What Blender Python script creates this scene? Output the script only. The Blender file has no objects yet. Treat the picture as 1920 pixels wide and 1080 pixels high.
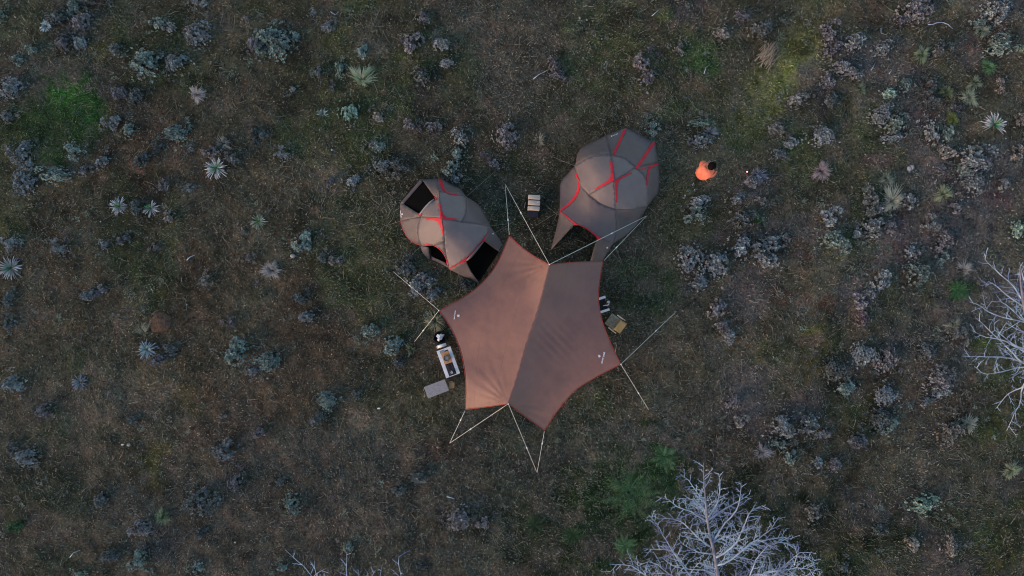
import bpy, math, random
import numpy as np
from mathutils import Vector, Matrix
from mathutils.bvhtree import BVHTree
from mathutils.geometry import delaunay_2d_cdt

random.seed(7); rng = np.random.default_rng(7)
SC = bpy.context.scene
COL = SC.collection
R = math.radians

# ------------------------------------------------------------------ camera, sky, sun, exposure
CAM_H = 28.5          # drone height above the ground (m)
PPM = 45.0            # photo pixels per metre on the ground
cam_d = bpy.data.cameras.new('drone_camera'); cam = bpy.data.objects.new('drone_camera', cam_d)
COL.objects.link(cam); cam.location = (0, 0, CAM_H); cam.rotation_euler = (0, 0, 0)
cam_d.sensor_width = 36; cam_d.lens = PPM*CAM_H/1920*36; cam_d.clip_end = 2000; cam_d.clip_start = 0.1
SC.camera = cam
SC.cycles.filter_width = 1.05

SUN_EL, SUN_AZ = 12.0, 238.0       # low afterglow from the lower left of the picture
w = bpy.data.worlds.new('World'); SC.world = w; w.use_nodes = True
nt = w.node_tree; bg = nt.nodes['Background']
sky = nt.nodes.new('ShaderNodeTexSky'); sky.sky_type = 'NISHITA'; sky.sun_disc = False
sky.sun_elevation = R(SUN_EL); sky.sun_rotation = R(SUN_AZ)
sky.air_density = 1.0; sky.dust_density = 0.6; sky.ozone_density = 0.7
nt.links.new(sky.outputs[0], bg.inputs[0]); bg.inputs[1].default_value = 0.135
sun_d = bpy.data.lights.new('sun', 'SUN'); sun = bpy.data.objects.new('sun', sun_d); COL.objects.link(sun)
sun_d.energy = 1.15; sun_d.angle = R(30); sun_d.color = (1.0, 0.54, 0.35)
sd = Vector((math.sin(R(SUN_AZ))*math.cos(R(SUN_EL+6)), math.cos(R(SUN_AZ))*math.cos(R(SUN_EL+6)), math.sin(R(SUN_EL+6))))
sun.rotation_euler = sd.to_track_quat('Z', 'Y').to_euler()
SC.view_settings.view_transform = 'Standard'; SC.view_settings.look = 'None'
SC.view_settings.exposure = 0.98; SC.view_settings.gamma = 1; SC.view_settings.use_curve_mapping = False

# ------------------------------------------------------------------ helpers
def P(px, py, z=0.0):
    k = (CAM_H - z)/CAM_H/PPM
    return Vector(((px-960)*k, (540-py)*k, z))
def PA(px, py, z=0.0):
    k = (CAM_H - z)/CAM_H/PPM
    return np.stack([(px-960)*k, (540-py)*k, np.broadcast_to(z, np.shape(px))], -1)

def lat(ix, iy, seed):
    n = (ix*374761393 + iy*668265263 + seed*1442695041) & 0xffffffff
    n = ((n ^ (n >> 13))*1274126177) & 0xffffffff
    return ((n ^ (n >> 16)) & 0xffff)/65535.0
def vnoise(x, y, sc, seed=0):
    x = np.asarray(x, float)/sc + 1000; y = np.asarray(y, float)/sc + 1000
    ix = np.floor(x).astype(np.int64); iy = np.floor(y).astype(np.int64)
    fx = x-ix; fy = y-iy; fx = fx*fx*(3-2*fx); fy = fy*fy*(3-2*fy)
    a = lat(ix, iy, seed); b = lat(ix+1, iy, seed); c = lat(ix, iy+1, seed); d = lat(ix+1, iy+1, seed)
    return (a*(1-fx)+b*fx)*(1-fy) + (c*(1-fx)+d*fx)*fy
def fbm(x, y, sc, seed=0, o=4):
    s = 0; a = 1; t = 0
    for i in range(o):
        s = s + a*vnoise(x, y, sc/2**i, seed+i*17); t += a; a *= 0.55
    return s/t

def mat(name, base, rough=0.8, spec=0.2, noise=None, bump=None, attr=None, metallic=0.0, transl=0.0):
    """noise=(scale, colour2, contrast lo, hi); attr = name of a per-vertex colour attribute carrying the pigment"""
    m = bpy.data.materials.new(name); m.use_nodes = True; n = m.node_tree.nodes; l = m.node_tree.links
    b = n['Principled BSDF']; b.inputs['Roughness'].default_value = rough
    b.inputs['Specular IOR Level'].default_value = spec; b.inputs['Metallic'].default_value = metallic
    b.inputs['Base Color'].default_value = (*base, 1)
    src = None
    tc = n.new('ShaderNodeTexCoord')
    if attr:
        a = n.new('ShaderNodeAttribute'); a.attribute_name = attr; src = a.outputs['Color']
    if noise:
        t = n.new('ShaderNodeTexNoise'); t.inputs['Scale'].default_value = noise[0]; t.inputs['Detail'].default_value = 6
        t.inputs['Roughness'].default_value = 0.6
        l.new(tc.outputs['Object'], t.inputs['Vector'])
        mr = n.new('ShaderNodeMapRange'); mr.inputs[1].default_value = noise[2]; mr.inputs[2].default_value = noise[3]
        l.new(t.outputs['Fac'], mr.inputs[0])
        mx = n.new('ShaderNodeMix'); mx.data_type = 'RGBA'
        l.new(mr.outputs[0], mx.inputs[0])
        if src: l.new(src, mx.inputs[6])
        else: mx.inputs[6].default_value = (*base, 1)
        mx.inputs[7].default_value = (*noise[1], 1)
        src = mx.outputs[2]
    if src: l.new(src, b.inputs['Base Color'])
    if bump:
        t2 = n.new('ShaderNodeTexNoise'); t2.inputs['Scale'].default_value = bump[0]; t2.inputs['Detail'].default_value = 5
        l.new(tc.outputs['Object'], t2.inputs['Vector'])
        bp = n.new('ShaderNodeBump'); bp.inputs['Strength'].default_value = bump[1]; bp.inputs['Distance'].default_value = bump[2]
        l.new(t2.outputs['Fac'], bp.inputs['Height']); l.new(bp.outputs[0], b.inputs['Normal'])
    return m

def set_tint(me, cols):
    a = me.color_attributes.new('tint', 'FLOAT_COLOR', 'POINT')
    c = np.ones((len(me.vertices), 4), np.float32); c[:, :3] = cols
    a.data.foreach_set('color', c.ravel())

def np_mesh(name, V, quads=None, tris=None, cols=None, smooth=False):
    me = bpy.data.meshes.new(name)
    V = np.ascontiguousarray(V, np.float32)
    q = np.zeros((0, 4), np.int32) if quads is None else np.asarray(quads, np.int32)
    t = np.zeros((0, 3), np.int32) if tris is None else np.asarray(tris, np.int32)
    me.vertices.add(len(V)); me.vertices.foreach_set('co', V.ravel())
    loops = np.concatenate([q.ravel(), t.ravel()])
    me.loops.add(len(loops)); me.loops.foreach_set('vertex_index', loops)
    st = np.concatenate([np.arange(len(q))*4, len(q)*4+np.arange(len(t))*3]).astype(np.int32)
    me.polygons.add(len(st)); me.polygons.foreach_set('loop_start', st)
    if smooth: me.polygons.foreach_set('use_smooth', np.ones(len(st), bool))
    me.update(calc_edges=True)
    if cols is not None: set_tint(me, cols)
    return me

def link(name, me, m=None, parent=None, loc=None, rot=None, scale=None):
    o = bpy.data.objects.new(name, me); COL.objects.link(o)
    if m is not None and me is not None and len(me.materials) == 0: me.materials.append(m)
    if parent is not None: o.parent = parent
    if loc is not None: o.location = loc
    if rot is not None: o.rotation_euler = rot
    if scale is not None: o.scale = scale
    return o
def tag(o, label=None, cat=None, group=None, kind=None):
    if label: o['label'] = label
    if cat: o['category'] = cat
    if group: o['group'] = group
    if kind: o['kind'] = kind
    return o
def empty(name, loc, rz=0):
    o = bpy.data.objects.new(name, None); COL.objects.link(o); o.location = loc; o.rotation_euler = (0, 0, rz)
    o.empty_display_size = 0.2
    return o

class MB:
    def __init__(s): s.v = []; s.f = []; s.c = []
    def add(s, vs, fs, col=None):
        b = len(s.v); s.v += [tuple(v) for v in vs]; s.f += [tuple(i+b for i in f) for f in fs]
        if col is not None: s.c += [col]*len(vs)
    def box(s, c, d, rz=0, rx=0, ry=0, bev=0.0):
        M = Matrix.Translation(c) @ Matrix.Rotation(rz, 4, 'Z') @ Matrix.Rotation(ry, 4, 'Y') @ Matrix.Rotation(rx, 4, 'X')
        hx, hy, hz = d[0]/2, d[1]/2, d[2]/2; b = min(bev, hx*.9, hy*.9, hz*.9)
        if b <= 0:
            vs = [M @ Vector((x, y, z)) for z in (-hz, hz) for x, y in ((-hx, -hy), (hx, -hy), (hx, hy), (-hx, hy))]
            s.add(vs, [(3, 2, 1, 0), (4, 5, 6, 7), (0, 1, 5, 4), (1, 2, 6, 5), (2, 3, 7, 6), (3, 0, 4, 7)]); return
        def ring(ix, iy, z):
            out = []
            for cx, cy, a0 in ((ix-b, iy-b, 0), (-(ix-b), iy-b, 90), (-(ix-b), -(iy-b), 180), (ix-b, -(iy-b), 270)):
                for k in range(3):
                    a = R(a0+45*k); out.append(M @ Vector((cx+b*math.cos(a), cy+b*math.sin(a), z)))
            return out
        rs = [ring(hx-b*.6, hy-b*.6, -hz), ring(hx, hy, -hz+b), ring(hx, hy, hz-b), ring(hx-b*.6, hy-b*.6, hz)]
        vs = sum(rs, []); fs = [tuple(range(11, -1, -1)), tuple(range(36, 48))]
        for k in range(3):
            for i in range(12):
                j = (i+1) % 12; fs.append((k*12+i, k*12+j, (k+1)*12+j, (k+1)*12+i))
        s.add(vs, fs)
    def tube(s, pts, rad, sides=5, col=None, cap=True):
        pts = [Vector(p) for p in pts]; n = len(pts)
        if not hasattr(rad, '__len__'): rad = [rad]*n
        up = Vector((0.31, 0.17, 0.93)); vs = []
        for i, p in enumerate(pts):
            t = (pts[min(i+1, n-1)] - pts[max(i-1, 0)])
            if t.length < 1e-7: t = Vector((0, 0, 1))
            t.normalize(); u = up - t*up.dot(t)
            if u.length < 1e-3: u = t.orthogonal()
            u.normalize(); v = t.cross(u); up = u
            for k in range(sides):
                a = 2*math.pi*k/sides; vs.append(p + (u*math.cos(a)+v*math.sin(a))*rad[i])
        fs = [(i*sides+k, i*sides+(k+1) % sides, (i+1)*sides+(k+1) % sides, (i+1)*sides+k) for i in range(n-1) for k in range(sides)]
        if cap: fs += [tuple(range(sides-1, -1, -1)), tuple(range((n-1)*sides, n*sides))]
        s.add(vs, fs, col)
    def lathe(s, prof, c, sides=16):
        vs = []
        for r, z in prof:
            for k in range(sides):
                a = 2*math.pi*k/sides; vs.append((c[0]+r*math.cos(a), c[1]+r*math.sin(a), c[2]+z))
        n = len(prof)
        fs = [(i*sides+k, i*sides+(k+1) % sides, (i+1)*sides+(k+1) % sides, (i+1)*sides+k) for i in range(n-1) for k in range(sides)]
        fs += [tuple(range(sides-1, -1, -1)), tuple(range((n-1)*sides, n*sides))]
        s.add(vs, fs)
    def mesh(s, name, smooth=False):
        me = bpy.data.meshes.new(name); me.from_pydata([tuple(v) for v in s.v], [], s.f)
        if s.c and len(s.c) == len(s.v): set_tint(me, np.array(s.c))
        if smooth: me.polygons.foreach_set('use_smooth', np.ones(len(me.polygons), bool))
        me.update(); return me
    def build(s, name, m, parent=None, smooth=False): return link(name, s.mesh(name, smooth), m, parent)

# ------------------------------------------------------------------ materials
M = {}
M['ground'] = None
M['leaf'] = mat('leaf_litter', (0.1, 0.1, 0.08), 0.75, 0.25, attr='tint')
M['stone'] = mat('pale_stone', (0.42, 0.39, 0.40), 0.85, 0.2, noise=(9, (0.25, 0.22, 0.22), 0.4, 0.7), bump=(20, 0.4, 0.02))
M['soil'] = mat('dry_soil', (0.13, 0.085, 0.06), 0.95, 0.1, noise=(7, (0.06, 0.045, 0.035), 0.4, 0.65), bump=(14, 0.8, 0.05))
M['bark'] = mat('bleached_wood', (0.46, 0.56, 0.68), 0.7, 0.25, noise=(3, (0.22, 0.26, 0.36), 0.42, 0.62), bump=(30, 0.4, 0.01))
M['twig'] = mat('bleached_twigs', (0.42, 0.58, 0.76), 0.7, 0.25, noise=(0.8, (0.20, 0.26, 0.46), 0.42, 0.62))
M['trunk'] = mat('grey_trunk_bark', (0.23, 0.235, 0.30), 0.8, 0.2, noise=(5, (0.15, 0.155, 0.20), 0.4, 0.65), bump=(18, 0.6, 0.02))
M['stem'] = mat('woody_stem', (0.07, 0.06, 0.06), 0.85, 0.1, noise=(12, (0.13, 0.12, 0.13), 0.45, 0.7))
M['tarp'] = mat('brown_canopy_cloth', (0.245, 0.128, 0.106), 0.55, 0.4, noise=(1.3, (0.20, 0.106, 0.093), 0.4, 0.66), bump=(2.4, 0.22, 0.05))
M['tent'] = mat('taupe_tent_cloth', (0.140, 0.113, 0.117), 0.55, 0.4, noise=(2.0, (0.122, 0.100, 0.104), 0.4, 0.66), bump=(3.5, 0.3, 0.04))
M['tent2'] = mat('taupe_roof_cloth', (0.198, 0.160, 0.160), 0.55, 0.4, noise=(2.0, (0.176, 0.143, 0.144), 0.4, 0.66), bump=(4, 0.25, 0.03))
M['red'] = mat('red_webbing', (0.62, 0.022, 0.045), 0.6, 0.3, noise=(6, (0.45, 0.018, 0.035), 0.45, 0.7))
M['edge'] = mat('rust_red_binding', (0.36, 0.045, 0.03), 0.6, 0.3, noise=(5, (0.22, 0.04, 0.035), 0.45, 0.7))
M['black'] = mat('black_cloth', (0.012, 0.013, 0.014), 0.8, 0.2, noise=(14, (0.02, 0.02, 0.022), 0.4, 0.7), bump=(16, 0.4, 0.01))
M['mesh'] = mat('black_mesh', (0.004, 0.004, 0.004), 0.95, 0.05, noise=(30, (0.007, 0.007, 0.007), 0.4, 0.7))
M['rope'] = mat('cream_rope', (0.70, 0.69, 0.62), 0.8, 0.2, noise=(25, (0.55, 0.5, 0.42), 0.5, 0.7))
M['line'] = mat('grey_guy_line', (0.30, 0.27, 0.25), 0.8, 0.2, noise=(20, (0.2, 0.18, 0.17), 0.5, 0.7))
M['steel'] = mat('brushed_steel', (0.80, 0.83, 0.90), 0.4, 0.5, noise=(6, (0.70, 0.73, 0.80), 0.4, 0.7))
M['white'] = mat('white_enamel', (0.82, 0.85, 0.90), 0.5, 0.4, noise=(8, (0.7, 0.71, 0.76), 0.45, 0.75))
M['logo'] = mat('white_print', (0.82, 0.82, 0.86), 0.6, 0.3, noise=(8, (0.75, 0.75, 0.8), 0.45, 0.75))
M['pole'] = mat('dark_pole', (0.03, 0.03, 0.032), 0.4, 0.5, noise=(9, (0.05, 0.05, 0.05), 0.45, 0.7), metallic=0.5)
M['bamboo'] = mat('bamboo_board', (0.60, 0.34, 0.17), 0.6, 0.3, noise=(12, (0.5, 0.27, 0.13), 0.4, 0.7))
M['wood'] = mat('tan_wood', (0.42, 0.26, 0.13), 0.6, 0.3, noise=(12, (0.30, 0.18, 0.09), 0.4, 0.7))
M['greytop'] = mat('grey_table_top', (0.36, 0.35, 0.365), 0.65, 0.3, noise=(16, (0.25, 0.24, 0.25), 0.35, 0.7), bump=(30, 0.2, 0.01))
M['khaki'] = mat('khaki_canvas', (0.36, 0.32, 0.23), 0.8, 0.2, noise=(10, (0.18, 0.155, 0.11), 0.4, 0.7), bump=(9, 0.4, 0.02))
M['ochre'] = mat('ochre_canvas', (0.66, 0.47, 0.24), 0.8, 0.2, noise=(10, (0.56, 0.40, 0.20), 0.4, 0.7), bump=(9, 0.4, 0.02))
M['beige'] = mat('beige_canvas', (0.72, 0.58, 0.47), 0.8, 0.2, noise=(8, (0.60, 0.48, 0.38), 0.4, 0.7), bump=(8, 0.5, 0.03))
M['navy'] = mat('navy_box_cloth', (0.018, 0.02, 0.032), 0.7, 0.25, noise=(10, (0.028, 0.03, 0.045), 0.4, 0.7), bump=(8, 0.4, 0.02))
M['orange'] = mat('orange_jacket', (0.90, 0.25, 0.14), 0.65, 0.3, noise=(7, (0.80, 0.18, 0.10), 0.4, 0.7), bump=(6, 0.6, 0.05))
M['skin'] = mat('skin', (0.50, 0.30, 0.21), 0.5, 0.4, noise=(20, (0.44, 0.25, 0.18), 0.45, 0.7))
M['hair'] = mat('black_hair', (0.005, 0.004, 0.004), 0.9, 0.08, noise=(30, (0.012, 0.01, 0.009), 0.45, 0.7), bump=(40, 0.6, 0.01))
M['trouser'] = mat('black_trousers', (0.012, 0.012, 0.014), 0.8, 0.2, noise=(12, (0.02, 0.02, 0.022), 0.45, 0.7))
M['shoe'] = mat('grey_shoe', (0.22, 0.24, 0.24), 0.7, 0.3, noise=(12, (0.12, 0.13, 0.13), 0.45, 0.7))

# ------------------------------------------------------------------ the ground: height and pigment fields
def smooth(x): x = np.clip(x, 0, 1); return x*x*(3-2*x)
def ground_h(x, y):
    f = smooth((60-np.hypot(x, y))/20)
    c = 0.3+0.7*smooth((np.hypot(x-1.2, y-2.2)-5.5)/3)     # trodden flat round the camp
    return ((fbm(x, y, 7.0, 3)-0.5)*0.16 + ((fbm(x, y, 1.0, 9)-0.5)*0.24 + (fbm(x, y, .38, 19, 2)-0.5)*0.09)*c)*f
def gh(x, y): return float(ground_h(np.array([x]), np.array([y]))[0])

BLOBS = [ # px, py, rx, ry, rot(deg), colour, strength   (moss, grass, bare soil; lower right also holds shade under the dead tree)
 (120,178,52,46,0,(0.022,0.110,0.010),1.25),(155,215,50,44,20,(0.018,0.080,0.014),1.1),(85,300,38,26,0,(0.018,0.075,0.010),.7),
 (95,230,95,80,0,(0.030,0.070,0.022),.85),(200,70,200,60,0,(0.050,0.060,0.026),.45),(60,40,90,60,0,(0.055,0.060,0.030),.4),
 (190,95,24,30,0,(0.07,0.075,0.012),.6),(660,8,60,22,0,(0.05,0.075,0.02),.6),(480,10,60,20,0,(0.05,0.065,0.02),.5),
 (1245,30,28,22,0,(0.04,0.11,0.014),.8),(1300,110,50,30,15,(0.022,0.085,0.018),.75),(1320,135,30,22,0,(0.02,0.085,0.02),.8),
 (1340,75,60,30,0,(0.04,0.07,0.025),.45),(1070,55,22,18,0,(0.06,0.08,0.02),.5),
 (1545,30,50,70,-33,(0.105,0.100,0.055),1.0),(1500,95,55,80,-33,(0.115,0.112,0.050),1.0),(1450,170,55,80,-33,(0.110,0.115,0.045),1.0),(1395,245,60,55,-30,(0.085,0.092,0.042),1.0),
 (1480,140,62,165,-33,(0.120,0.118,0.060),1.0),(1470,150,36,110,-32,(0.120,0.135,0.038),1.15),(1425,200,44,66,-30,(0.100,0.112,0.038),1.0),(1390,240,50,45,-20,(0.065,0.072,0.028),.7),
 (1500,70,30,70,-35,(0.085,0.088,0.035),.6),(1540,20,40,30,0,(0.07,0.075,0.035),.4),(1340,210,60,50,0,(0.055,0.062,0.028),.6),
 (1520,622,30,18,0,(0.12,0.125,0.02),.9),(1535,650,50,26,0,(0.085,0.08,0.022),.7),(1510,690,40,40,0,(0.075,0.068,0.025),.5),
 (1610,770,45,40,0,(0.07,0.078,0.02),.6),(1460,720,40,30,0,(0.06,0.07,0.02),.4),(1840,650,26,18,0,(0.06,0.10,0.015),.8),
 (1800,545,30,28,0,(0.02,0.07,0.018),.7),(1880,820,60,40,0,(0.07,0.08,0.025),.6),(1860,700,70,50,0,(0.045,0.065,0.022),.6),
 (1860,1000,150,90,0,(0.048,0.070,0.026),.6),(1650,1050,150,60,0,(0.042,0.058,0.024),.5),(1865,1065,22,16,0,(0.10,0.10,0.02),.7),
 (1840,1010,30,24,0,(0.03,0.09,0.02),.6),
 (1180,930,130,120,0,(0.020,0.052,0.014),.95),(1050,1000,120,90,0,(0.018,0.036,0.014),.7),(1245,860,50,50,0,(0.025,0.07,0.015),.75),
 (1420,1010,200,130,0,(0.014,0.026,0.012),1.0),(1560,980,80,80,0,(0.018,0.024,0.014),.6),(1130,1060,60,30,0,(0.022,0.055,0.016),.7),  # dark green undergrowth, with the dead tree's ground shadow put into the colour
 (290,860,30,50,10,(0.075,0.078,0.016),.7),(310,840,20,20,0,(0.12,0.11,0.03),.5),(350,735,28,34,0,(0.07,0.07,0.018),.6),
 (370,770,30,24,0,(0.06,0.065,0.018),.5),(80,930,90,60,0,(0.032,0.052,0.030),.6),(30,985,20,18,0,(0.02,0.10,0.03),.6),(100,1050,110,40,0,(0.03,0.05,0.028),.5),
 (700,750,40,26,0,(0.045,0.05,0.018),.5),(815,740,60,50,0,(0.045,0.05,0.022),.5),(980,310,50,26,0,(0.055,0.065,0.018),.5),(990,300,110,60,0,(0.045,0.05,0.028),.5),
 (700,260,24,20,0,(0.03,0.06,0.015),.5),(880,310,60,60,0,(0.045,0.052,0.026),.4),(1090,200,110,40,0,(0.045,0.055,0.026),.45),
 (1310,435,60,30,0,(0.045,0.062,0.02),.5),(1330,420,40,24,0,(0.04,0.06,0.018),.4),(1255,400,60,80,0,(0.045,0.052,0.026),.4),
 (1580,30,70,26,0,(0.10,0.062,0.044),.45),(1640,8,60,16,0,(0.10,0.06,0.044),.5),(1690,460,26,60,0,(0.105,0.056,0.058),.6),(1880,380,50,26,-20,(0.105,0.055,0.062),.55),
 (1645,300,45,18,0,(0.12,0.06,0.075),.5),(1700,128,26,12,0,(0.12,0.07,0.06),.5),(1640,138,22,12,0,(0.16,0.10,0.08),.6),(1585,235,14,16,0,(0.16,0.105,0.075),.7),
 (1720,215,22,12,0,(0.16,0.085,0.075),.6),(1825,90,18,12,0,(0.17,0.095,0.07),.6),(1535,410,20,18,0,(0.13,0.08,0.04),.6),(1500,560,90,20,0,(0.10,0.048,0.038),.6),
 (1510,508,22,8,0,(0.20,0.12,0.08),.6),(1410,512,20,6,0,(0.18,0.10,0.08),.6),(1500,470,30,30,0,(0.10,0.055,0.035),.5),(1400,620,50,40,0,(0.085,0.052,0.032),.5),
 (250,310,12,14,0,(0.24,0.13,0.09),.7),(262,318,10,7,0,(0.34,0.18,0.13),.8),(232,278,8,6,0,(0.26,0.19,0.13),.7),(196,333,14,8,0,(0.18,0.13,0.10),.5),
 (380,335,20,14,0,(0.10,0.05,0.02),.6),(720,172,10,6,0,(0.26,0.16,0.12),.7),(728,142,10,10,0,(0.16,0.11,0.085),.6),(590,395,12,9,0,(0.24,0.16,0.12),.6),
 (540,452,8,8,0,(0.26,0.17,0.10),.6),(1137,98,10,7,0,(0.24,0.15,0.11),.7),(1085,185,22,10,30,(0.17,0.12,0.095),.6),(1242,180,12,10,0,(0.22,0.15,0.12),.6),
 (1215,192,7,8,0,(0.26,0.19,0.15),.6),(1268,43,10,7,0,(0.2,0.15,0.12),.5),(1320,12,14,8,0,(0.2,0.14,0.11),.5),(1095,5,10,6,0,(0.07,0.10,0.07),.5),
 (132,808,14,12,0,(0.19,0.13,0.11),.6),(105,825,10,9,0,(0.17,0.12,0.10),.6),(450,1052,9,7,0,(0.2,0.14,0.11),.6),(335,1070,10,14,0,(0.2,0.12,0.08),.5),
 (200,715,30,16,0,(0.13,0.095,0.07),.6),(140,755,40,14,0,(0.09,0.06,0.05),.5),(712,985,10,9,0,(0.22,0.15,0.11),.6),(1600,905,20,14,0,(0.12,0.08,0.05),.5),
 (880,495,50,30,0,(0.085,0.055,0.045),.5),(780,560,40,40,0,(0.09,0.058,0.045),.45),(820,845,80,26,0,(0.085,0.04,0.036),.5),(980,860,50,30,0,(0.07,0.05,0.04),.4),
 (1540,170,30,60,0,(0.06,0.055,0.075),.5),(1280,20,60,50,0,(0.07,0.065,0.085),.5),(800,170,50,30,0,(0.055,0.042,0.052),.5),(300,1030,40,50,0,(0.055,0.048,0.062),.5),
 (1360,930,50,40,0,(0.028,0.036,0.030),.4),(1085,850,50,24,0,(0.052,0.048,0.060),.5),(940,390,50,70,0,(0.038,0.048,0.046),.5),(1000,400,90,60,0,(0.024,0.032,0.024),.6),
 (1420,350,40,40,0,(0.065,0.06,0.08),.5),(1200,660,50,40,0,(0.05,0.048,0.052),.4),(455,150,60,40,0,(0.055,0.05,0.038),.4),
]
def ground_col(x, y):
    """natural colour of the soil, moss and dead grass at a place (with some tree shade mixed in, lower right)"""
    px = 960 + x*PPM; py = 540 - y*PPM
    n1 = fbm(x, y, 5.5, 21); n2 = fbm(x, y, 3.0, 33); n3 = fbm(x, y, 1.1, 45); n4 = fbm(x, y, 9.0, 57, 3); n5 = fbm(x, y, .35, 71)
    base = np.array([0.072, 0.066, 0.044])*np.ones(np.shape(x)+(3,))
    def mixin(c, a):
        nonlocal base
        base = base*(1-a[..., None]) + np.array(c)*a[..., None]
    mixin((0.084, 0.062, 0.042), smooth((n1-0.5)*5)*0.7)       # reddish brown dead grass
    mixin((0.050, 0.066, 0.028), smooth((n2-0.50)*5)*0.8)
    mixin((0.030, 0.034, 0.022), smooth((fbm(x, y, 1.9, 131)-0.54)*7)*0.55)       # dark damp moss
    mixin((0.105, 0.100, 0.062), smooth((fbm(x, y, 2.6, 151)-0.56)*6)*0.5)      # bleached thin grass       # olive moss
    mixin((0.068, 0.068, 0.062), smooth((n4-0.52)*6)*0.5)       # grey lichen crust
    mixin((0.105, 0.078, 0.060), smooth((n3-0.60)*6)*0.55)      # paler bare soil
    mixin((0.088, 0.078, 0.086), smooth((fbm(x, y, 2.4, 171)-0.50)*6)*0.4*smooth((px-1150)/250))     # mauve grey lichen and heather litter
    for bx, by, rx, ry, rot, c, s in BLOBS:
        dx = px-bx; dy = py-by; a = R(rot); u = dx*math.cos(a)-dy*math.sin(a); v = dx*math.sin(a)+dy*math.cos(a)
        d = np.sqrt((u/rx)**2 + (v/ry)**2) + (n3-0.5)*1.9 + (n5-.5)*1.1
        mixin(c, np.minimum(smooth((1.15-d)/1.0)*s*0.78*(.55+.9*fbm(x, y, .55, 191, 2)), 1))
    br = 0.95*(0.02 + 0.85*n3 + 1.2*n5)*(0.75+0.5*fbm(x, y, 2.2, 91))
    # lighter toward the right and upper right, slightly darker toward the bottom
    br = br*(1.0 + 0.32*smooth((px-1000)/700)*smooth((950-py)/500) - 0.08*smooth((py-760)/260))
    out = base*br[..., None]
    far = smooth((np.maximum(np.abs(x)-25, np.abs(y)-15))/4)[..., None]     # coarse mesh out there: keep only the broad colour
    return out*(1-far) + np.array([0.062, 0.060, 0.042])*far

def axis(lim, step, far):
    a = list(np.arange(-lim, lim+step/2, step)); s = step; v = lim
    while v < far:
        s *= 1.5; v += s; a.append(v); a.insert(0, -v)
    return np.array(a)
gx = axis(25.5, 0.10, 900); gy = axis(16.0, 0.10, 900)
X, Y = np.meshgrid(gx, gy); nx, ny = len(gx), len(gy)
Z = ground_h(X, Y)
idx = np.arange(nx*ny).reshape(ny, nx)
quads = np.stack([idx[:-1, :-1], idx[:-1, 1:], idx[1:, 1:], idx[1:, :-1]], -1).reshape(-1, 4)
gme = np_mesh('ground', np.stack([X, Y, Z], -1).reshape(-1, 3), quads, cols=ground_col(X, Y).reshape(-1, 3), smooth=True)
gm = bpy.data.materials.new('soil_and_moss'); gm.use_nodes = True
n = gm.node_tree.nodes; l = gm.node_tree.links; b = n['Principled BSDF']; b.inputs['Roughness'].default_value = .95; b.inputs['Specular IOR Level'].default_value = .1
at = n.new('ShaderNodeAttribute'); at.attribute_name = 'tint'; tc = n.new('ShaderNodeTexCoord')
t1 = n.new('ShaderNodeTexNoise'); t1.inputs['Scale'].default_value = 9; t1.inputs['Detail'].default_value = 8; t1.inputs['Roughness'].default_value = .75
l.new(tc.outputs['Object'], t1.inputs['Vector'])
mr = n.new('ShaderNodeMapRange'); mr.inputs[1].default_value = .32; mr.inputs[2].default_value = .68; mr.inputs[3].default_value = .15; mr.inputs[4].default_value = 1.75
l.new(t1.outputs['Fac'], mr.inputs[0])
vm = n.new('ShaderNodeVectorMath'); vm.operation = 'SCALE'; l.new(at.outputs['Color'], vm.inputs[0]); l.new(mr.outputs[0], vm.inputs['Scale'])
t3 = n.new('ShaderNodeTexVoronoi'); t3.inputs['Scale'].default_value = 7; l.new(tc.outputs['Object'], t3.inputs['Vector'])
mr2 = n.new('ShaderNodeMapRange'); mr2.inputs[1].default_value = .05; mr2.inputs[2].default_value = .16; mr2.inputs[3].default_value = 0.5; mr2.inputs[4].default_value = 0
l.new(t3.outputs['Distance'], mr2.inputs[0])
mx = n.new('ShaderNodeMix'); mx.data_type = 'RGBA'; l.new(mr2.outputs[0], mx.inputs[0]); l.new(vm.outputs[0], mx.inputs[6]); mx.inputs[7].default_value = (.17, .145, .12, 1)
l.new(mx.outputs[2], b.inputs['Base Color'])
bp = n.new('ShaderNodeBump'); bp.inputs['Strength'].default_value = .9; bp.inputs['Distance'].default_value = .06
l.new(t1.outputs['Fac'], bp.inputs['Height']); l.new(bp.outputs[0], b.inputs['Normal'])
tag(link('ground', gme, gm), 'dark brown heath ground with moss, dead grass and bare soil patches', kind='structure')

# ------------------------------------------------------------------ surface patches for tents and canopy
def crom(pts, step=3.0):
    """Catmull-Rom through (px,py,z) points, sampled about every `step` px"""
    pts = [np.array(p, float) for p in pts]
    if len(pts) == 2:
        k = max(1, int(np.linalg.norm((pts[1]-pts[0])[:2])/step))
        return [pts[0]*(1-i/k)+pts[1]*i/k for i in range(k+1)]
    e = [2*pts[0]-pts[1]] + pts + [2*pts[-1]-pts[-2]]; out = [pts[0]]
    for i in range(1, len(e)-2):
        p0, p1, p2, p3 = e[i-1:i+3]; k = max(1, int(np.linalg.norm((p2-p1)[:2])/step))
        for j in range(1, k+1):
            t = j/k
            out.append(0.5*((2*p1)+(-p0+p2)*t+(2*p0-5*p1+4*p2-p3)*t*t+(-p0+3*p1-3*p2+p3)*t**3))
    return out
def inside(px, py, poly):
    c = np.zeros(np.shape(px), bool); n = len(poly)
    for i in range(n):
        x0, y0 = poly[i][:2]; x1, y1 = poly[(i+1) % n][:2]
        cond = (y0 > py) != (y1 > py)
        with np.errstate(divide='ignore', invalid='ignore'):
            c ^= cond & (px < (x1-x0)*(py-y0)/((y1-y0) if y1 != y0 else 1e-9) + x0)
    return c
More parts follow.
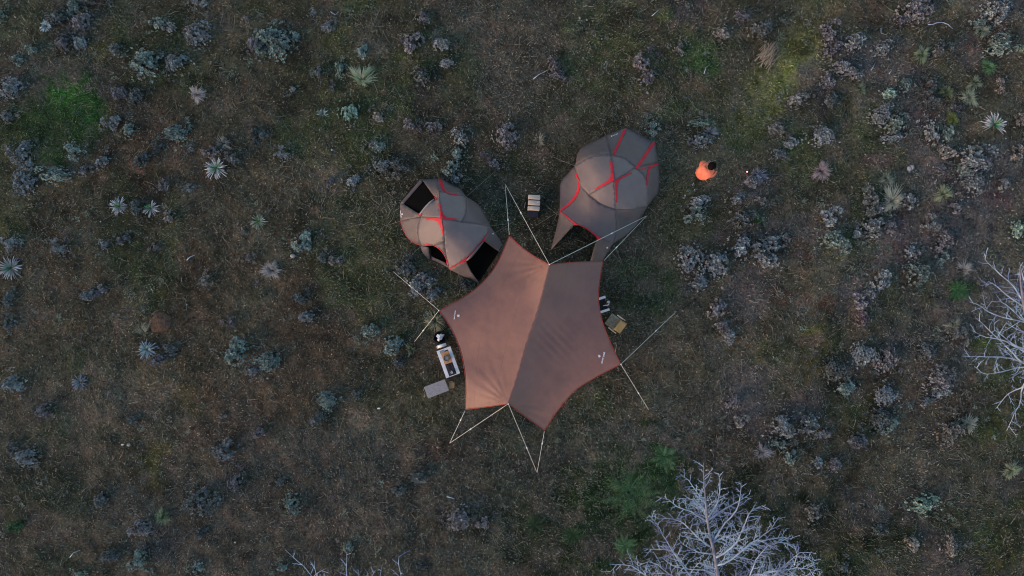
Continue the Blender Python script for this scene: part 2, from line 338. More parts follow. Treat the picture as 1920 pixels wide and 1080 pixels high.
def fill2d(poly, step):
    A = np.array([p[:2] for p in poly])
    gxs = np.arange(A[:, 0].min(), A[:, 0].max(), step); gys = np.arange(A[:, 1].min(), A[:, 1].max(), step)
    GX, GY = np.meshgrid(gxs, gys); GX[::2] += step/2; GX = GX.ravel(); GY = GY.ravel()
    ok = inside(GX, GY, poly); GX = GX[ok]; GY = GY[ok]
    if len(GX):
        d = np.min(np.hypot(GX[:, None]-A[None, :, 0], GY[:, None]-A[None, :, 1]), 1); GX = GX[d > step*.45]; GY = GY[d > step*.45]
    vs = [Vector(p) for p in A] + [Vector((a, c)) for a, c in zip(GX, GY)]
    nb = len(A)
    r = delaunay_2d_cdt(vs, [], [list(range(nb))], 1, 1e-4)
    return np.array([tuple(v) for v in r[0]]), [tuple(f) for f in r[2]]
def tps(C, zc, Q):
    C = C/50.0; Q = Q/50.0
    U = lambda r: np.where(r > 1e-9, r*r*np.log(np.maximum(r, 1e-9)), 0)
    n = len(C); K = U(np.linalg.norm(C[:, None]-C[None], axis=2)) + np.eye(n)*1e-5
    Pm = np.hstack([np.ones((n, 1)), C]); A = np.zeros((n+3, n+3)); A[:n, :n] = K; A[:n, n:] = Pm; A[n:, :n] = Pm.T
    s = np.linalg.lstsq(A, np.concatenate([zc, np.zeros(3)]), rcond=None)[0]
    return U(np.linalg.norm(Q[:, None]-C[None], axis=2)) @ s[:n] + np.hstack([np.ones((len(Q), 1)), Q]) @ s[n:]
def patch(poly, extras=(), step=5.0, wrinkle=None, fold=.06):
    """poly: closed list of (px,py,z). returns world verts and faces, normals up"""
    out = []
    for p in poly:
        if not out or np.hypot(*(np.array(out[-1])-np.array(p))[:2]) > 0.3: out.append(p)
    if np.hypot(*(np.array(out[-1])-np.array(out[0]))[:2]) < 0.3: out.pop()
    V2, F = fill2d(out, step)
    C = np.array([p[:3] for p in out] + [tuple(e) for e in extras])
    z = tps(C[:, :2], C[:, 2], V2)
    Bd = np.array([p[:3] for p in out])
    d = np.hypot(V2[:, None, 0]-Bd[None, :, 0], V2[:, None, 1]-Bd[None, :, 1]); j = d.argmin(1); on = d.min(1) < 0.2
    z = np.where(on, Bd[j, 2], z)
    z = z + (fbm(V2[:, 0], V2[:, 1], 13.0, 41, 3)-.5)*fold*smooth(d.min(1)/14.0)
    if wrinkle is not None: z = z + wrinkle(V2[:, 0], V2[:, 1])*smooth(d.min(1)/9.0)
    W = PA(V2[:, 0], V2[:, 1], z)
    F2 = []
    for f in F:
        a, c, e = (W[i] for i in f[:3]); nz = np.cross(c-a, e-a)[2]
        F2.append(f if nz > 0 else tuple(reversed(f)))
    return W, F2
def panel(name, poly, m, parent, extras=(), step=5.0, thick=0.006, wrinkle=None, store=None, fold=.06):
    W, F = patch(poly, extras, step, wrinkle, fold)
    if store is not None:
        b = len(store[0]); store[0].extend([Vector(v) for v in W]); store[1].extend([tuple(i+b for i in f) for f in F])
    o0 = np.array(parent.location) if parent is not None else np.zeros(3)
    me = bpy.data.meshes.new(name); me.from_pydata([tuple(v) for v in (W-o0)], [], F)
    me.polygons.foreach_set('use_smooth', np.ones(len(me.polygons), bool)); me.update()
    o = link(name, me, m, parent)
    if thick:
        s = o.modifiers.new('thickness', 'SOLIDIFY'); s.thickness = thick; s.offset = -1
    return o
def chain(seq, C):
    """join named chains ('a' forward, '-a' reversed) into one loop"""
    out = []
    for k in seq:
        c = C[k[1:]][::-1] if k[0] == '-' else C[k]
        out += c if not out else c[1:]
    return out
CAMV = Vector((0, 0, CAM_H))
def project(bvh, px, py, off=0.012, zfall=0.8):
    g = P(px, py, 0); d = (g-CAMV).normalized(); h = bvh.ray_cast(CAMV, d)
    if h[0] is None: h = bvh.find_nearest(P(px, py, zfall))
    return h[0] + Vector((0, 0, off))
def decal(name, poly, bvh, m, parent, step=3.0, off=0.012, thick=0.008):
    V2, F = fill2d(poly, step); W = [project(bvh, x, y, off) - parent.location for x, y in V2]
    F2 = []
    for f in F:
        a, c, e = (W[i] for i in f[:3]); F2.append(f if (c-a).cross(e-a).z > 0 else tuple(reversed(f)))
    me = bpy.data.meshes.new(name); me.from_pydata(W, [], F2); me.update(); o = link(name, me, m, parent)
    s = o.modifiers.new('thickness', 'SOLIDIFY'); s.thickness = thick; s.offset = 1
    return o
def ribbon_poly(pts, wd):
    pts = [p[:2] for p in crom([(*p, 0) for p in pts], 3)]; n = len(pts); L = []; Rr = []
    if not hasattr(wd, '__len__'): wd = [wd, wd]
    for i in range(n):
        t = pts[min(i+1, n-1)]-pts[max(i-1, 0)]; t = t/np.linalg.norm(t); k = i/(n-1)
        ww = np.interp(k, np.linspace(0, 1, len(wd)), wd)/2
        nn = np.array([-t[1], t[0]]); L.append(tuple(pts[i]+nn*ww)); Rr.append(tuple(pts[i]-nn*ww))
    return L + Rr[::-1]
def rope(name, a, bb, r, m, parent, sag=0.0, sides=5):
    a = Vector(a); bb = Vector(bb); k = 10
    o = parent.location if parent is not None else Vector()
    pts = [a.lerp(bb, i/k) - Vector((0, 0, sag*4*(i/k)*(1-i/k))) - o for i in range(k+1)]
    mb = MB(); mb.tube(pts, r, sides); return mb.build(name, m, parent, True)
def peg(at, parent, m, lean=(0, 0), h=0.14, r=0.012):
    mb = MB(); p = Vector(at)-parent.location
    mb.tube([p+Vector((0, 0, -.12)), p+Vector((lean[0]*.1, lean[1]*.1, h)), p+Vector((lean[0]*.1+.03, lean[1]*.1, h+.01))], r, 6)
    return mb.build('peg', m, parent)
def text_mesh(s, size, spacing=1.0):
    cu = bpy.data.curves.new('lettering', 'FONT'); cu.body = s; cu.size = size; cu.align_x = 'CENTER'; cu.align_y = 'CENTER'
    cu.offset = size*0.028; cu.resolution_u = 3; cu.space_character = spacing
    o = bpy.data.objects.new('lettering', cu); COL.objects.link(o)
    dg = bpy.context.evaluated_depsgraph_get(); me = bpy.data.meshes.new_from_object(o.evaluated_get(dg))
    bpy.data.objects.remove(o); bpy.data.curves.remove(cu); return me
def print_on(name, me2d, c, ang, bvh, parent, m, off=0.016):
    """lay a flat mesh (px units) on a surface round pixel c"""
    ca, sa = math.cos(ang), math.sin(ang); W = []
    for v in me2d.vertices:
        x = v.co.x*ca-v.co.y*sa; y = v.co.x*sa+v.co.y*ca
        W.append(project(bvh, c[0]+x, c[1]-y, off)-parent.location)
    me = bpy.data.meshes.new(name); me.from_pydata(W, [], [tuple(p.vertices) for p in me2d.polygons]); me.update()
    return link(name, me, m, parent)
def asterisk(r):
    mb = MB()
    for k in range(6):
        a = R(60*k+30); ca, sa = math.cos(a), math.sin(a)
        pts = [(r*.12, -r*.13), (r*.7, -r*.27), (r, -r*.12), (r, r*.12), (r*.7, r*.27), (r*.12, r*.13)]
        mb.add([(x*ca-y*sa, x*sa+y*ca, 0) for x, y in pts], [(0, 1, 2, 3, 4, 5)])
    return mb.mesh('mark')

FOOTPRINTS = []   # pixel polygons where no litter grows (under groundsheets)

# ------------------------------------------------------------------ canopy (hexagonal tarp)
c0 = P(990, 640, 0); tarp = empty('canopy_tarp', c0)
tag(tarp, 'large brown star shaped canopy tarp pitched between the two tents and the tables', 'canopy')
T1 = (955, 442, 1.05); V1 = (1030, 496, 2.75); T2 = (1131, 490, 1.25); RR = (1164, 683, 1.75); T3 = (1021, 807, 1.0); V2 = (953, 757, 2.35); T4 = (873, 768, .95); LL = (823, 582, 1.75)
C = {
 't1v1': crom([T1, (978, 463, 1.45), (1003, 481, 1.98), V1]), 'v1t2': crom([V1, (1078, 491.5, 1.85), T2]),
 't2r': crom([T2, (1124.5, 527, 1.38), (1122.5, 560, 1.5), (1128, 597, 1.58), (1143, 638, 1.66), RR]),
 'rt3': crom([RR, (1117, 707.5, 1.6), (1078, 733, 1.46), (1047, 768, 1.24), T3]), 't3v2': crom([T3, (985, 781, 1.55), V2]),
 'v2t4': crom([V2, (912, 763, 1.62), T4]), 't4l': crom([T4, (873, 713, 1.5), (866, 667, 1.4), (854, 632, 1.52), (838, 603, 1.63), LL]),
 'lt1': crom([LL, (868, 558, 1.62), (904, 530, 1.48), (932, 494, 1.26), T1]),
 'ridge': crom([V1, (1010, 577, 2.40), (989, 640, 2.30), (969, 709, 2.30), V2]),
}
def wr(cx, cy, a0, a1, k, amp, rad):
    def f(x, y):
        a = np.arctan2(-(y-cy), x-cx); r = np.hypot(x-cx, y-cy)
        w_ = np.exp(-((a-(a0+a1)/2)/((a1-a0)/2))**2*1.5)
        return amp*np.sin(a*k+0.3*np.sin(r*.05))*w_*np.exp(-r/rad)*smooth(r/18)
    return f
wA = wr(1030, 496, R(-200)+0, R(-120), 26, .035, 60); wB = wr(953, 757, R(95), R(185), 22, .03, 45); wC = wr(953, 757, R(-60), R(10), 22, .03, 50)
def wrL(x, y):
    a = np.arctan2(-(y-496), x-1030); a = np.where(a > 0, a-2*np.pi, a); r = np.hypot(x-1030, y-496)
    f1 = .04*np.sin(a*24)*np.exp(-((a-R(-160))/.45)**2)*np.exp(-r/55)*smooth(r/15)
    return f1 + wB(x, y) + .012*(fbm(x, y, 40, 5)-.5)
def wrR(x, y):
    a = R(50); u = (x-1040)*math.cos(a)+(y-640)*math.sin(a); v = -(x-1040)*math.sin(a)+(y-640)*math.cos(a)
    f = .011*np.sin(v/2.1+1.3*np.sin(u/30))*np.exp(-(u/38)**2-(v/34)**2)
    return f + wC(x, y) + .012*(fbm(x, y, 40, 15)-.5)
st = ([], [])
panel('canopy_panel', chain(['t1v1', 'ridge', 'v2t4', 't4l', 'lt1'], C), M['tarp'], tarp, extras=[(905, 610, 1.74), (922, 690, 1.78), (960, 545, 1.95)], step=3.0, wrinkle=wrL, fold=.014, store=st)
panel('canopy_panel', chain(['v1t2', 't2r', 'rt3', 't3v2', '-ridge'], C), M['tarp'], tarp, extras=[(1090, 620, 1.74), (1034, 720, 1.72), (1072, 548, 1.84)], step=3.0, wrinkle=wrR, fold=.014, store=st)
TB = BVHTree.FromPolygons(*st)
SEAMS = [[(1003, 482), (975, 560), (946, 660), (925, 761)], [(978, 465), (930, 560), (900, 640), (888, 762)], [(825, 583), (900, 548), (960, 520), (1022, 498)],
         [(1066, 494), (1048, 590), (1022, 690), (1000, 787)], [(1103, 493), (1092, 590), (1078, 680), (1062, 750)]]
for sm__ in SEAMS:
    mb = MB(); pp = crom([(*p, 0) for p in sm__], 4); mb.tube([project(TB, p[0], p[1], -.002)-c0 for p in pp], .0055, 5); mb.build('seam', M['tarp'], tarp, True)
for k in ('t1v1', 'v1t2', 't2r', 'rt3', 't3v2', 'v2t4', 't4l', 'lt1'):
    mb = MB(); mb.tube([P(*p)-c0 for p in C[k]], 0.015, 6); mb.build('edge_binding', M['edge'], tarp, True)
for c in (V1, V2, LL, RR):
    t = P(*c); mb = MB(); off = (Vector((0, 0, 0))-Vector((t.x, t.y, 0)))*0.0
    mb.tube([Vector((t.x, t.y, -.05))-c0, t-c0+Vector((0, 0, .06))], .017, 8); pl = mb.build('pole', M['pole'], tarp, True)
    mb = MB(); mb.lathe([(.02, 0), (.026, .01), (.026, .05), (.008, .06), (.006, .10)], t-c0+Vector((0, 0, .02)), 10); mb.build('tip', M['white'], pl, True)
ROPES = [(T1, (947, 345)), (V1, (947, 345)), (V1, (1212, 405)), (T2, (1212, 405)), (RR, (1268, 584)), (RR, (1216, 768)),
         (T3, (1007, 886)), (V2, (1007, 886)), (V2, (843, 831)), (T4, (843, 831)), (LL, (737, 509)), (LL, (777, 641))]
pegs_done = set()
for a, g in ROPES:
    A = P(*a); G = P(g[0], g[1], gh(*P(*g)[:2])+.03)
    rp = rope('guy_rope', A, G, .0105, M['rope'], tarp, .0)
    k = A.lerp(G, .62)-c0 if a[2] > 1.3 else A.lerp(G, .3)-c0
    mb = MB(); d = (G-A).normalized(); mb.tube([k-d*.05, k+d*.05], .024, 6); mb.build('tensioner', M['white'], rp)
    if g not in pegs_done:
        pegs_done.add(g); peg(G, tarp, M['pole'], ((A-G).x*-.3, (A-G).y*-.3), .1, .016)
for c in (T1, T2, T3, T4):
    t = P(*c)-c0; mb = MB(); mb.box(t, (.07, .07, .02), .4, bev=.008); mb.build('corner_patch', M['black'], tarp)
for (mk, tx, ang, sz) in (((859.5, 592), (853, 590.5), R(-98), 6.2), ((1123.5, 667.5), (1130.5, 670.5), R(76), 5.6)):
    print_on('logo_mark', asterisk(2.8), mk, ang, TB, tarp, M['logo'])
    tm = text_mesh('snow peak', 5.2 if sz < 6 else 3.9); print_on('lettering', tm, tx, ang, TB, tarp, M['logo'])

# ------------------------------------------------------------------ tents
def tent_builder(root, ox, oy, f):
    L = lambda p: (ox+p[0]/f, oy+p[1]/f, p[2]) if len(p) > 2 else (ox+p[0]/f, oy+p[1]/f)
    return L
# larger tent
c1 = P(1145, 360, 0); big = empty('dome_tent', c1)
tag(big, 'larger taupe dome tent with red crossed trim, upper right of the canopy', 'tent', 'dome tents')
L = tent_builder(big, 1020, 230, 4.0)
PW = (232, 322, .55); N = [(330, 264, .98), (430, 242, 1.16)]; T = (503, 246, 1.24); X0 = (527, 435, 1.72); N4 = (686, 336, 1.17); E = (775, 628, .42)
Lf = (335, 540, 1.22); S = (537, 650, 1.20); H = (118, 665, .50); G = (520, 905, .55); A = (612, 38, .04); Bq = (832, 140, .04); Cq = (858, 300, .04); D = (858, 520, .04); F = (735, 705, .06)
J = (125, 450, .05); PA_ = (465, 95, .05)
def ch(*pts): return crom([L(p) for p in pts], 3.0)
B = {
 'arcNW': ch(PW, *N, T), 'arcN': ch(T, (600, 268, 1.25), N4), 'arcE': ch(N4, (752, 405, 1.02), (780, 505, .84), E),
 'pAn': ch(T, (512, 340, 1.58), X0), 'pAs': ch(X0, (534, 545, 1.55), S), 'pBe': ch(N4, (610, 385, 1.54), X0), 'pBw': ch(X0, (430, 487, 1.55), Lf),
 'sw': ch(Lf, (432, 610, 1.30), S), 'se': ch(S, (660, 652, .98), E), 'wcurve': ch(PW, (252, 405, .78), (268, 460, .95), Lf),
 'wred': ch((252, 405, .78), (262, 460, .80), (248, 530, .72), (195, 605, .60), H),
 'pAd': ch(S, (547, 790, .74), G), 'door': ch(H, (178, 712, .80), (235, 757, .98), (320, 798, 1.02), (400, 860, .92), (435, 872, .82), G),
 'fr': ch(E, F, (690, 770, .10), (610, 845, .20), G), 'wout': ch(PW, (185, 375, .20), J, (118, 560, .08), H),
 'nwout': ch(PW, (275, 195, .06), (440, 108, .05), PA_), 'pAt': ch(PA_, (488, 180, .75), T), 'nout': [], 'eout': ch(Cq, (866, 400, .04), D, (822, 572, .08), E),
 'cN4': ch(Cq, (775, 316, .72), N4),
}
B['nout'] = crom([L(PA_), L(A)])[:-1] + crom([L(A), L(Bq)])[:-1] + crom([L(Bq), L(Cq)])
st = ([], [])
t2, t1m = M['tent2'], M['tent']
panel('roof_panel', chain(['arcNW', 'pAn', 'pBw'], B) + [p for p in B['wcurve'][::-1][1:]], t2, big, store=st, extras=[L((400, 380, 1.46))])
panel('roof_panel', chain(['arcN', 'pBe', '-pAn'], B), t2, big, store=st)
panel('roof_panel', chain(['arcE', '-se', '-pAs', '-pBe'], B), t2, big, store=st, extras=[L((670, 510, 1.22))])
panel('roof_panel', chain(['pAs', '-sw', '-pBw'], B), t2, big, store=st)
i0 = min(range(len(B['wcurve'])), key=lambda i: np.hypot(*(B['wcurve'][i]-B['wred'][0])[:2]))
front = B['sw'] + B['pAd'][1:] + B['door'][::-1][1:] + B['wred'][::-1][1:] + [p for p in B['wcurve'][i0+1:]]
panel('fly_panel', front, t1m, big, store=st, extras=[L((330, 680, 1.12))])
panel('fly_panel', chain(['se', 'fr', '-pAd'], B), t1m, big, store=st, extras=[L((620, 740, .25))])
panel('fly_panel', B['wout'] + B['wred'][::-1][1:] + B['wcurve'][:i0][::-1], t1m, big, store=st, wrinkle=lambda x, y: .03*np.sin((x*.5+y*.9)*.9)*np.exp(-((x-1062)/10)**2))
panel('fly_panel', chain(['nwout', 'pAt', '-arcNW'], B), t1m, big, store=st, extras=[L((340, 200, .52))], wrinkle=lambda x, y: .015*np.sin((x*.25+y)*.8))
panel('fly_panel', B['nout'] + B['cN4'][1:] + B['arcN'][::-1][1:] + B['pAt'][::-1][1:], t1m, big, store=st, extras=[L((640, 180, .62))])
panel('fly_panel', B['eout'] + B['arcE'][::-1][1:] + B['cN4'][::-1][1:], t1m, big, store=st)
# flaps beside the open door
panel('door_flap', crom([L(H), L((100, 760, .25)), L((50, 958, .02))]) + crom([L((50, 958, .02)), L((150, 850, .5)), L((235, 757, .97))])[1:] + crom([L((235, 757, .97)), L((178, 712, .79)), L(H)])[1:-1], t1m, big, store=st)
panel('door_flap', crom([L((400, 862, .91)), L((372, 950, .45)), L((345, 1048, .02))]) + crom([L((345, 1048, .02)), L((437, 1043, .02))])[1:] + crom([L((437, 1043, .02)), L((475, 975, .25)), L(G)])[1:] + crom([L(G), L((435, 874, .81)), L((400, 862, .91))])[1:-1], t1m, big, store=st)
BB = BVHTree.FromPolygons(*st)
def strip(pts, wd, par, bvh, Lf_, name='red_trim', m=None, step=2.5):
    return decal(name, [p for p in ribbon_poly([Lf_(p) for p in pts], wd)], bvh, m or M['red'], par, step)
strip([(612, 42), (565, 145), (520, 240)], 4.6, big, BB, L); strip([(829, 144), (760, 245), (690, 345)], 5.6, big, BB, L)
strip([(236, 378), (262, 450), (248, 530), (195, 603), (122, 660)], [2.5, 4.5, 4.5, 3], big, BB, L)
strip([(855, 310), (800, 335), (778, 385), (773, 470)], [3.5, 3.5, 2.5], big, BB, L); strip([(716, 352), (790, 330), (856, 303)], 1.5, big, BB, L)
strip([(120, 668), (180, 712), (240, 762), (320, 800), (400, 858), (432, 868)], [1.6, 2.6, 3.8, 5], big, BB, L)
decal('red_trim', [L(p) for p in ((491, 290), (512, 286), (520, 360), (527, 432), (455, 468), (384, 507), (378, 500), (440, 458), (480, 436), (499, 405), (502, 360))], BB, M['red'], big, 3)
decal('red_trim', [L(p) for p in ((530, 436), (590, 402), (655, 370), (660, 382), (600, 410), (567, 432), (552, 462), (549, 520), (548, 590), (538, 602), (533, 520))], BB, M['red'], big, 3)
for nm in ('pAn', 'pAs', 'pBe', 'pBw', 'pAt', 'pAd', 'arcNW', 'arcN', 'arcE', 'se', 'sw', 'cN4'):
    mb = MB(); mb.tube([P(p[0], p[1], p[2]+.003)-c1 for p in B[nm][::2]+[B[nm][-1]]], .011, 5); mb.build('seam', M['tent'], big, True)
# groundsheet, near-black so the shaded interior reads dark through the door
OUT1 = [tuple(p[:2]) for p in (B['nwout'] + B['nout'][1:] + B['eout'][1:] + B['fr'][1:] + B['door'][::-1][1:] + B['wout'][::-1][1:])]
cx, cy = 1148, 355
FOOTPRINTS.append([(cx+(x-cx)*.97, cy+(y-cy)*.97) for x, y in OUT1])
mb = MB()
pl = [P(cx+(x-cx)*.93, cy+(y-cy)*.93, .075)-c1 for x, y in OUT1[::3]]; nn = len(pl)
mb.add(pl + [v-Vector((0, 0, .12)) for v in pl], [tuple(range(nn))[::-1], tuple(range(nn, 2*nn))] + [(i, (i+1) % nn, nn+(i+1) % nn, nn+i) for i in range(nn)])
mb.build('groundsheet', M['mesh'], big)
for a, za, g in (((1136, 254), .3, (1119, 218)), ((1077.5, 311), .5, (1032, 292)), ((1214, 387), .4, (1238, 406)), ((1150, 456), .5, (1168, 497)), ((1049, 396), .45, (1003, 424)), ((1138, 463), .4, (1165, 494)),
                 ((1234, 304), .1, (1255, 298))):
    gp = P(g[0], g[1], .04); rope('guy_line', P(*a, za), gp, .0055, M['line'], big, 0.01, 4); peg(gp, big, M['pole'], h=.06, r=.008)
mk = text_mesh('snow peak', 2.5); print_on('lettering', mk, (1153.5, 252.6), R(21), BB, big, M['logo']); print_on('logo_mark', asterisk(1.4), (1146.5, 255.4), R(17), BB, big, M['logo'])
print_on('logo_mark', asterisk(2.0), (1138.5, 464.5), 0, BB, big, M['logo'])

# smaller tent
c2 = P(835, 430, 0); sm = empty('dome_tent', c2)
tag(sm, 'smaller taupe dome tent with open dark windows and red trim, upper left of the canopy', 'tent', 'dome tents')
L2 = tent_builder(sm, 740, 320, 4.909)
X0 = (432, 440, 1.56); NT = (408, 190, 1.16); NEq = (658, 238, .50); Ee = (612, 474, 1.14); Wj = (238, 424, .95); SS = (458, 650, 1.16)
def ch(*pts): return crom([L2(p) for p in pts], 3.0)
FR = (500, 908, .52); ER = (880, 512, .52)
B = {
 'pAn': ch(NT, (414, 310, 1.42), X0), 'pAs': ch(X0, (449, 560, 1.42), SS), 'pBe': ch(X0, (520, 455, 1.44), Ee), 'pBw': ch(X0, (335, 428, 1.34), Wj),
 'ne': ch(NT, (500, 206, .98), (590, 222, .74), NEq), 'er': ch(NEq, (662, 330, .80), (647, 410, 1.0), Ee),
 'nw': ch(NT, (382, 262, 1.08), (320, 300, 1.04), (258, 360, .98), Wj), 'ws': ch(Wj, (217, 520, .80), (218, 610, .62), (248, 692, .40)),
 'side': ch((248, 692, .40), (300, 690, .58), (355, 688, .80)), 'diag': ch((355, 688, .80), (410, 672, 1.02), SS),
 'pAd': ch(SS, (466, 745, .92), FR), 'sidedoor': ch((355, 688, .80), (420, 732, .86), (468, 806, .76), FR),
 'front': ch(FR, (600, 851, .85), (700, 768, 1.0), (800, 655, .90), (850, 585, .72), ER), 'pBd': ch(Ee, (750, 487, .90), ER),
 'top': ch((398, 72, .05), (430, 70, .05), (520, 118, .05), (602, 165, .12), NEq), 'pAt': ch((398, 72, .05), (404, 130, .65), NT),
 'right': ch(NEq, (720, 275, .15), (785, 325, .06), (832, 402, .06), (862, 460, .15), ER),
 'tl1': ch((250, 80, .05), (398, 72, .05)), 'tl2': ch((382, 262, 1.08), (315, 172, .55), (250, 80, .05)),
 'lf': ch((50, 465, .05), (140, 440, .55), Wj), 'left': ch((50, 465, .05), (80, 550, .05), (120, 620, .05), (175, 665, .08), (248, 692, .40)),
}
st = ([], [])
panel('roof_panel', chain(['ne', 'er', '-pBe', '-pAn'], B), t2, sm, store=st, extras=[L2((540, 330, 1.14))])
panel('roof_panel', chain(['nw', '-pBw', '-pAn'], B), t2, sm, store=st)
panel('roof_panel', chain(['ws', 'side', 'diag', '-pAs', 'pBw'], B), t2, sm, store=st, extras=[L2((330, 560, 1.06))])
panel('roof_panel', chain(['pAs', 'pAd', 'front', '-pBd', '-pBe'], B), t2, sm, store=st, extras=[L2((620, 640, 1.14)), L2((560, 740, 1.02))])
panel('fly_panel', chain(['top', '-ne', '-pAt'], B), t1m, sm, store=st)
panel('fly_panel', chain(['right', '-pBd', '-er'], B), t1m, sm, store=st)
i1 = min(range(len(B['nw'])), key=lambda i: np.hypot(*(B['nw'][i]-np.array(L2((382, 262, 0))))[:2]))
panel('fly_panel', B['tl1'] + B['pAt'][1:] + B['nw'][1:i1+1] + B['tl2'][1:-1], t1m, sm, store=st)
panel('fly_panel', crom([L2((50, 300, .05)), L2((82, 306, .08))]) + crom([L2((82, 306, .08)), L2((155, 355, .55)), L2((228, 400, .93))])[1:] + crom([L2((228, 400, .93)), L2(Wj)])[1:] + B['lf'][::-1][1:] + crom([L2((50, 465, .05)), L2((50, 300, .05))])[1:-1], t1m, sm, store=st)
panel('fly_panel', chain(['lf', 'ws', '-left'], B), t1m, sm, store=st)
panel('window_border', crom([L2((50, 300, .05)), L2((235, 82, .05)), L2((250, 80, .05))]) + crom([L2((250, 80, .05)), L2((256, 104, .10))])[1:] + crom([L2((256, 104, .10)), L2((82, 306, .08))])[1:] + crom([L2((82, 306, .08)), L2((50, 300, .05))])[1:-1], t1m, sm, store=st, thick=.01)
panel('fly_panel', chain(['sidedoor', '-pAd', '-diag'], B), t1m, sm, store=st)
panel('door_flap', ch((235, 697, .35), (262, 760, .2), (310, 815, .02)) + ch((310, 815, .02), (330, 812, .02), (318, 760, .25), (312, 706, .55))[1:] + ch((312, 706, .55), (270, 697, .45), (235, 697, .35))[1:-1], t1m, sm, store=st)
panel('fly_skirt', ch((338, 788, .10), (410, 822, .14), (482, 852, .25)) + ch((482, 852, .25), (498, 895, .42))[1:] + ch((498, 895, .42), (420, 856, .05), (345, 822, .02))[1:] + ch((345, 822, .02), (338, 788, .10))[1:-1], t1m, sm, store=st)
panel('door_flap', ch(FR, (600, 853, .83), (650, 818, .93)) + ch((650, 818, .93), (700, 920, .45), (780, 1035, .02))[1:] + ch((780, 1035, .02), (660, 985, .12), FR)[1:-1], t1m, sm, store=st)
panel('door_flap', ch((815, 640, .88), (850, 587, .71), ER) + ch(ER, (945, 600, .25), (1002, 690, .02))[1:] + ch((1002, 690, .02), (968, 752, .02))[1:] + ch((968, 752, .02), (900, 705, .35), (815, 640, .88))[1:-1], t1m, sm, store=st)
SB = BVHTree.FromPolygons(*st)
panel('window_mesh', crom([L2((82, 306, .03)), L2((256, 104, .05)), L2((378, 262, .95)), L2((300, 330, .93)), L2((232, 402, .86)), L2((82, 306, .03))])[:-1], M['mesh'], sm, thick=.004)
mb = MB(); mb.tube([P(*L2(p))-c2 for p in ((366, 262, 1.02), (330, 290, 1.04), (290, 330, 1.02), (258, 368, .98), (232, 400, .95))], [.03, .045, .045, .04, .03], 8); mb.build('rolled_flap', M['greytop'], sm, True)
def strip2(pts, wd): return strip(pts, wd, sm, SB, L2)
strip2([(418, 78), (432, 130), (452, 180)], [6, 5.5, 4]); strip2([(452, 180), (510, 212), (575, 222)], [3, 2.2, 1.2])
decal('red_trim', [L2(p) for p in ((404, 305), (422, 310), (432, 352), (450, 405), (480, 430), (570, 442), (572, 455), (500, 455), (436, 440), (420, 438), (412, 380))], SB, M['red'], sm, 2.5)
decal('red_trim', [L2(p) for p in ((282, 440), (350, 436), (430, 440), (440, 500), (448, 588), (436, 588), (425, 530), (402, 480), (372, 458), (290, 454))], SB, M['red'], sm, 2.5)
strip2([(250, 694), (300, 690), (350, 692), (420, 735), (466, 808), (496, 880)], [1.2, 2.5, 3.2, 3, 2.6, 2])
strip2([(505, 902), (600, 848), (700, 766), (800, 655), (862, 560)], [2, 1.6, 1.6, 1.4, 1.0])
mb = MB(); mb.tube([P(*p)-c2 for p in B['left'][:22]], .010, 5); mb.build('red_trim', M['red'], sm, True)
for (p, q, wd) in (((366, 264), (386, 264), 3.2), ((228, 398), (248, 412), 4.2), ((640, 828), (664, 838), 4), ((800, 655), (836, 652), 5)):
    strip2([p, ((p[0]+q[0])/2, (p[1]+q[1])/2), q], wd)
mb = MB(); mb.tube([P(*L2(p))-c2 for p in ((660, 830, .9), (700, 790, .96), (760, 720, .94), (815, 655, .86))], [.03, .06, .055, .03], 8); mb.build('rolled_flap', M['tent'], sm, True)
for nm in ('pAn', 'pAs', 'pBe', 'pBw', 'pAd', 'pBd', 'ne', 'er', 'ws', 'diag'):
    mb = MB(); mb.tube([P(p[0], p[1], p[2]+.003)-c2 for p in B[nm][::2]+[B[nm][-1]]], .010, 5); mb.build('seam', M['tent'], sm, True)
OUT2 = [L2(p) for p in ((50, 300), (250, 80), (398, 72), (520, 118), (655, 238), (785, 325), (870, 480), (1000, 690), (965, 755), (780, 1032), (500, 905), (345, 820), (235, 697), (120, 620), (50, 465))]
cx, cy = L2((450, 500)); FOOTPRINTS.append([(cx+(x-cx)*.98, cy+(y-cy)*.98) for x, y in OUT2])
GS = [L2(p) for p in ((90, 310), (250, 120), (398, 92), (520, 138), (645, 258), (760, 345), (850, 500), (985, 700), (950, 760), (785, 1005), (520, 880), (350, 800), (325, 715), (130, 610), (65, 455))]
mb = MB(); pl = [P(x, y, .075)-c2 for x, y in GS]; nn = len(pl)
mb.add(pl + [v-Vector((0, 0, .12)) for v in pl], [tuple(range(nn))[::-1], tuple(range(nn, 2*nn))] + [(i, (i+1) % nn, nn+(i+1) % nn, nn+i) for i in range(nn)]); mb.build('groundsheet', M['mesh'], sm)  # sheet coloured near-black to deepen the shade in the tent openings
for a, za, g in (((751, 414.5), .3, (721, 424)), ((875, 368), .5, (930, 320)), ((788, 463), .35, (758, 492)), ((845, 505), .3, (846, 530)), ((922, 440), .35, (965, 415)), ((919, 424), .5, (962, 418)), ((822, 334), .1, (819, 322)), ((862, 500), .4, (856, 536))):
    gp = P(g[0], g[1], .04); rope('guy_line', P(*a, za), gp, .0055, M['line'], sm, 0.01, 4); peg(gp, sm, M['pole'], h=.06, r=.008)
mk = text_mesh('snow peak', 3.0); print_on('lettering', mk, L2((58, 400)), R(-84), SB, sm, M['logo']); print_on('logo_mark', asterisk(1.7), L2((70, 400)), 0, SB, sm, M['logo'])
print_on('logo_mark', asterisk(1.7), L2((906, 580)), 0, SB, sm, M['logo'])

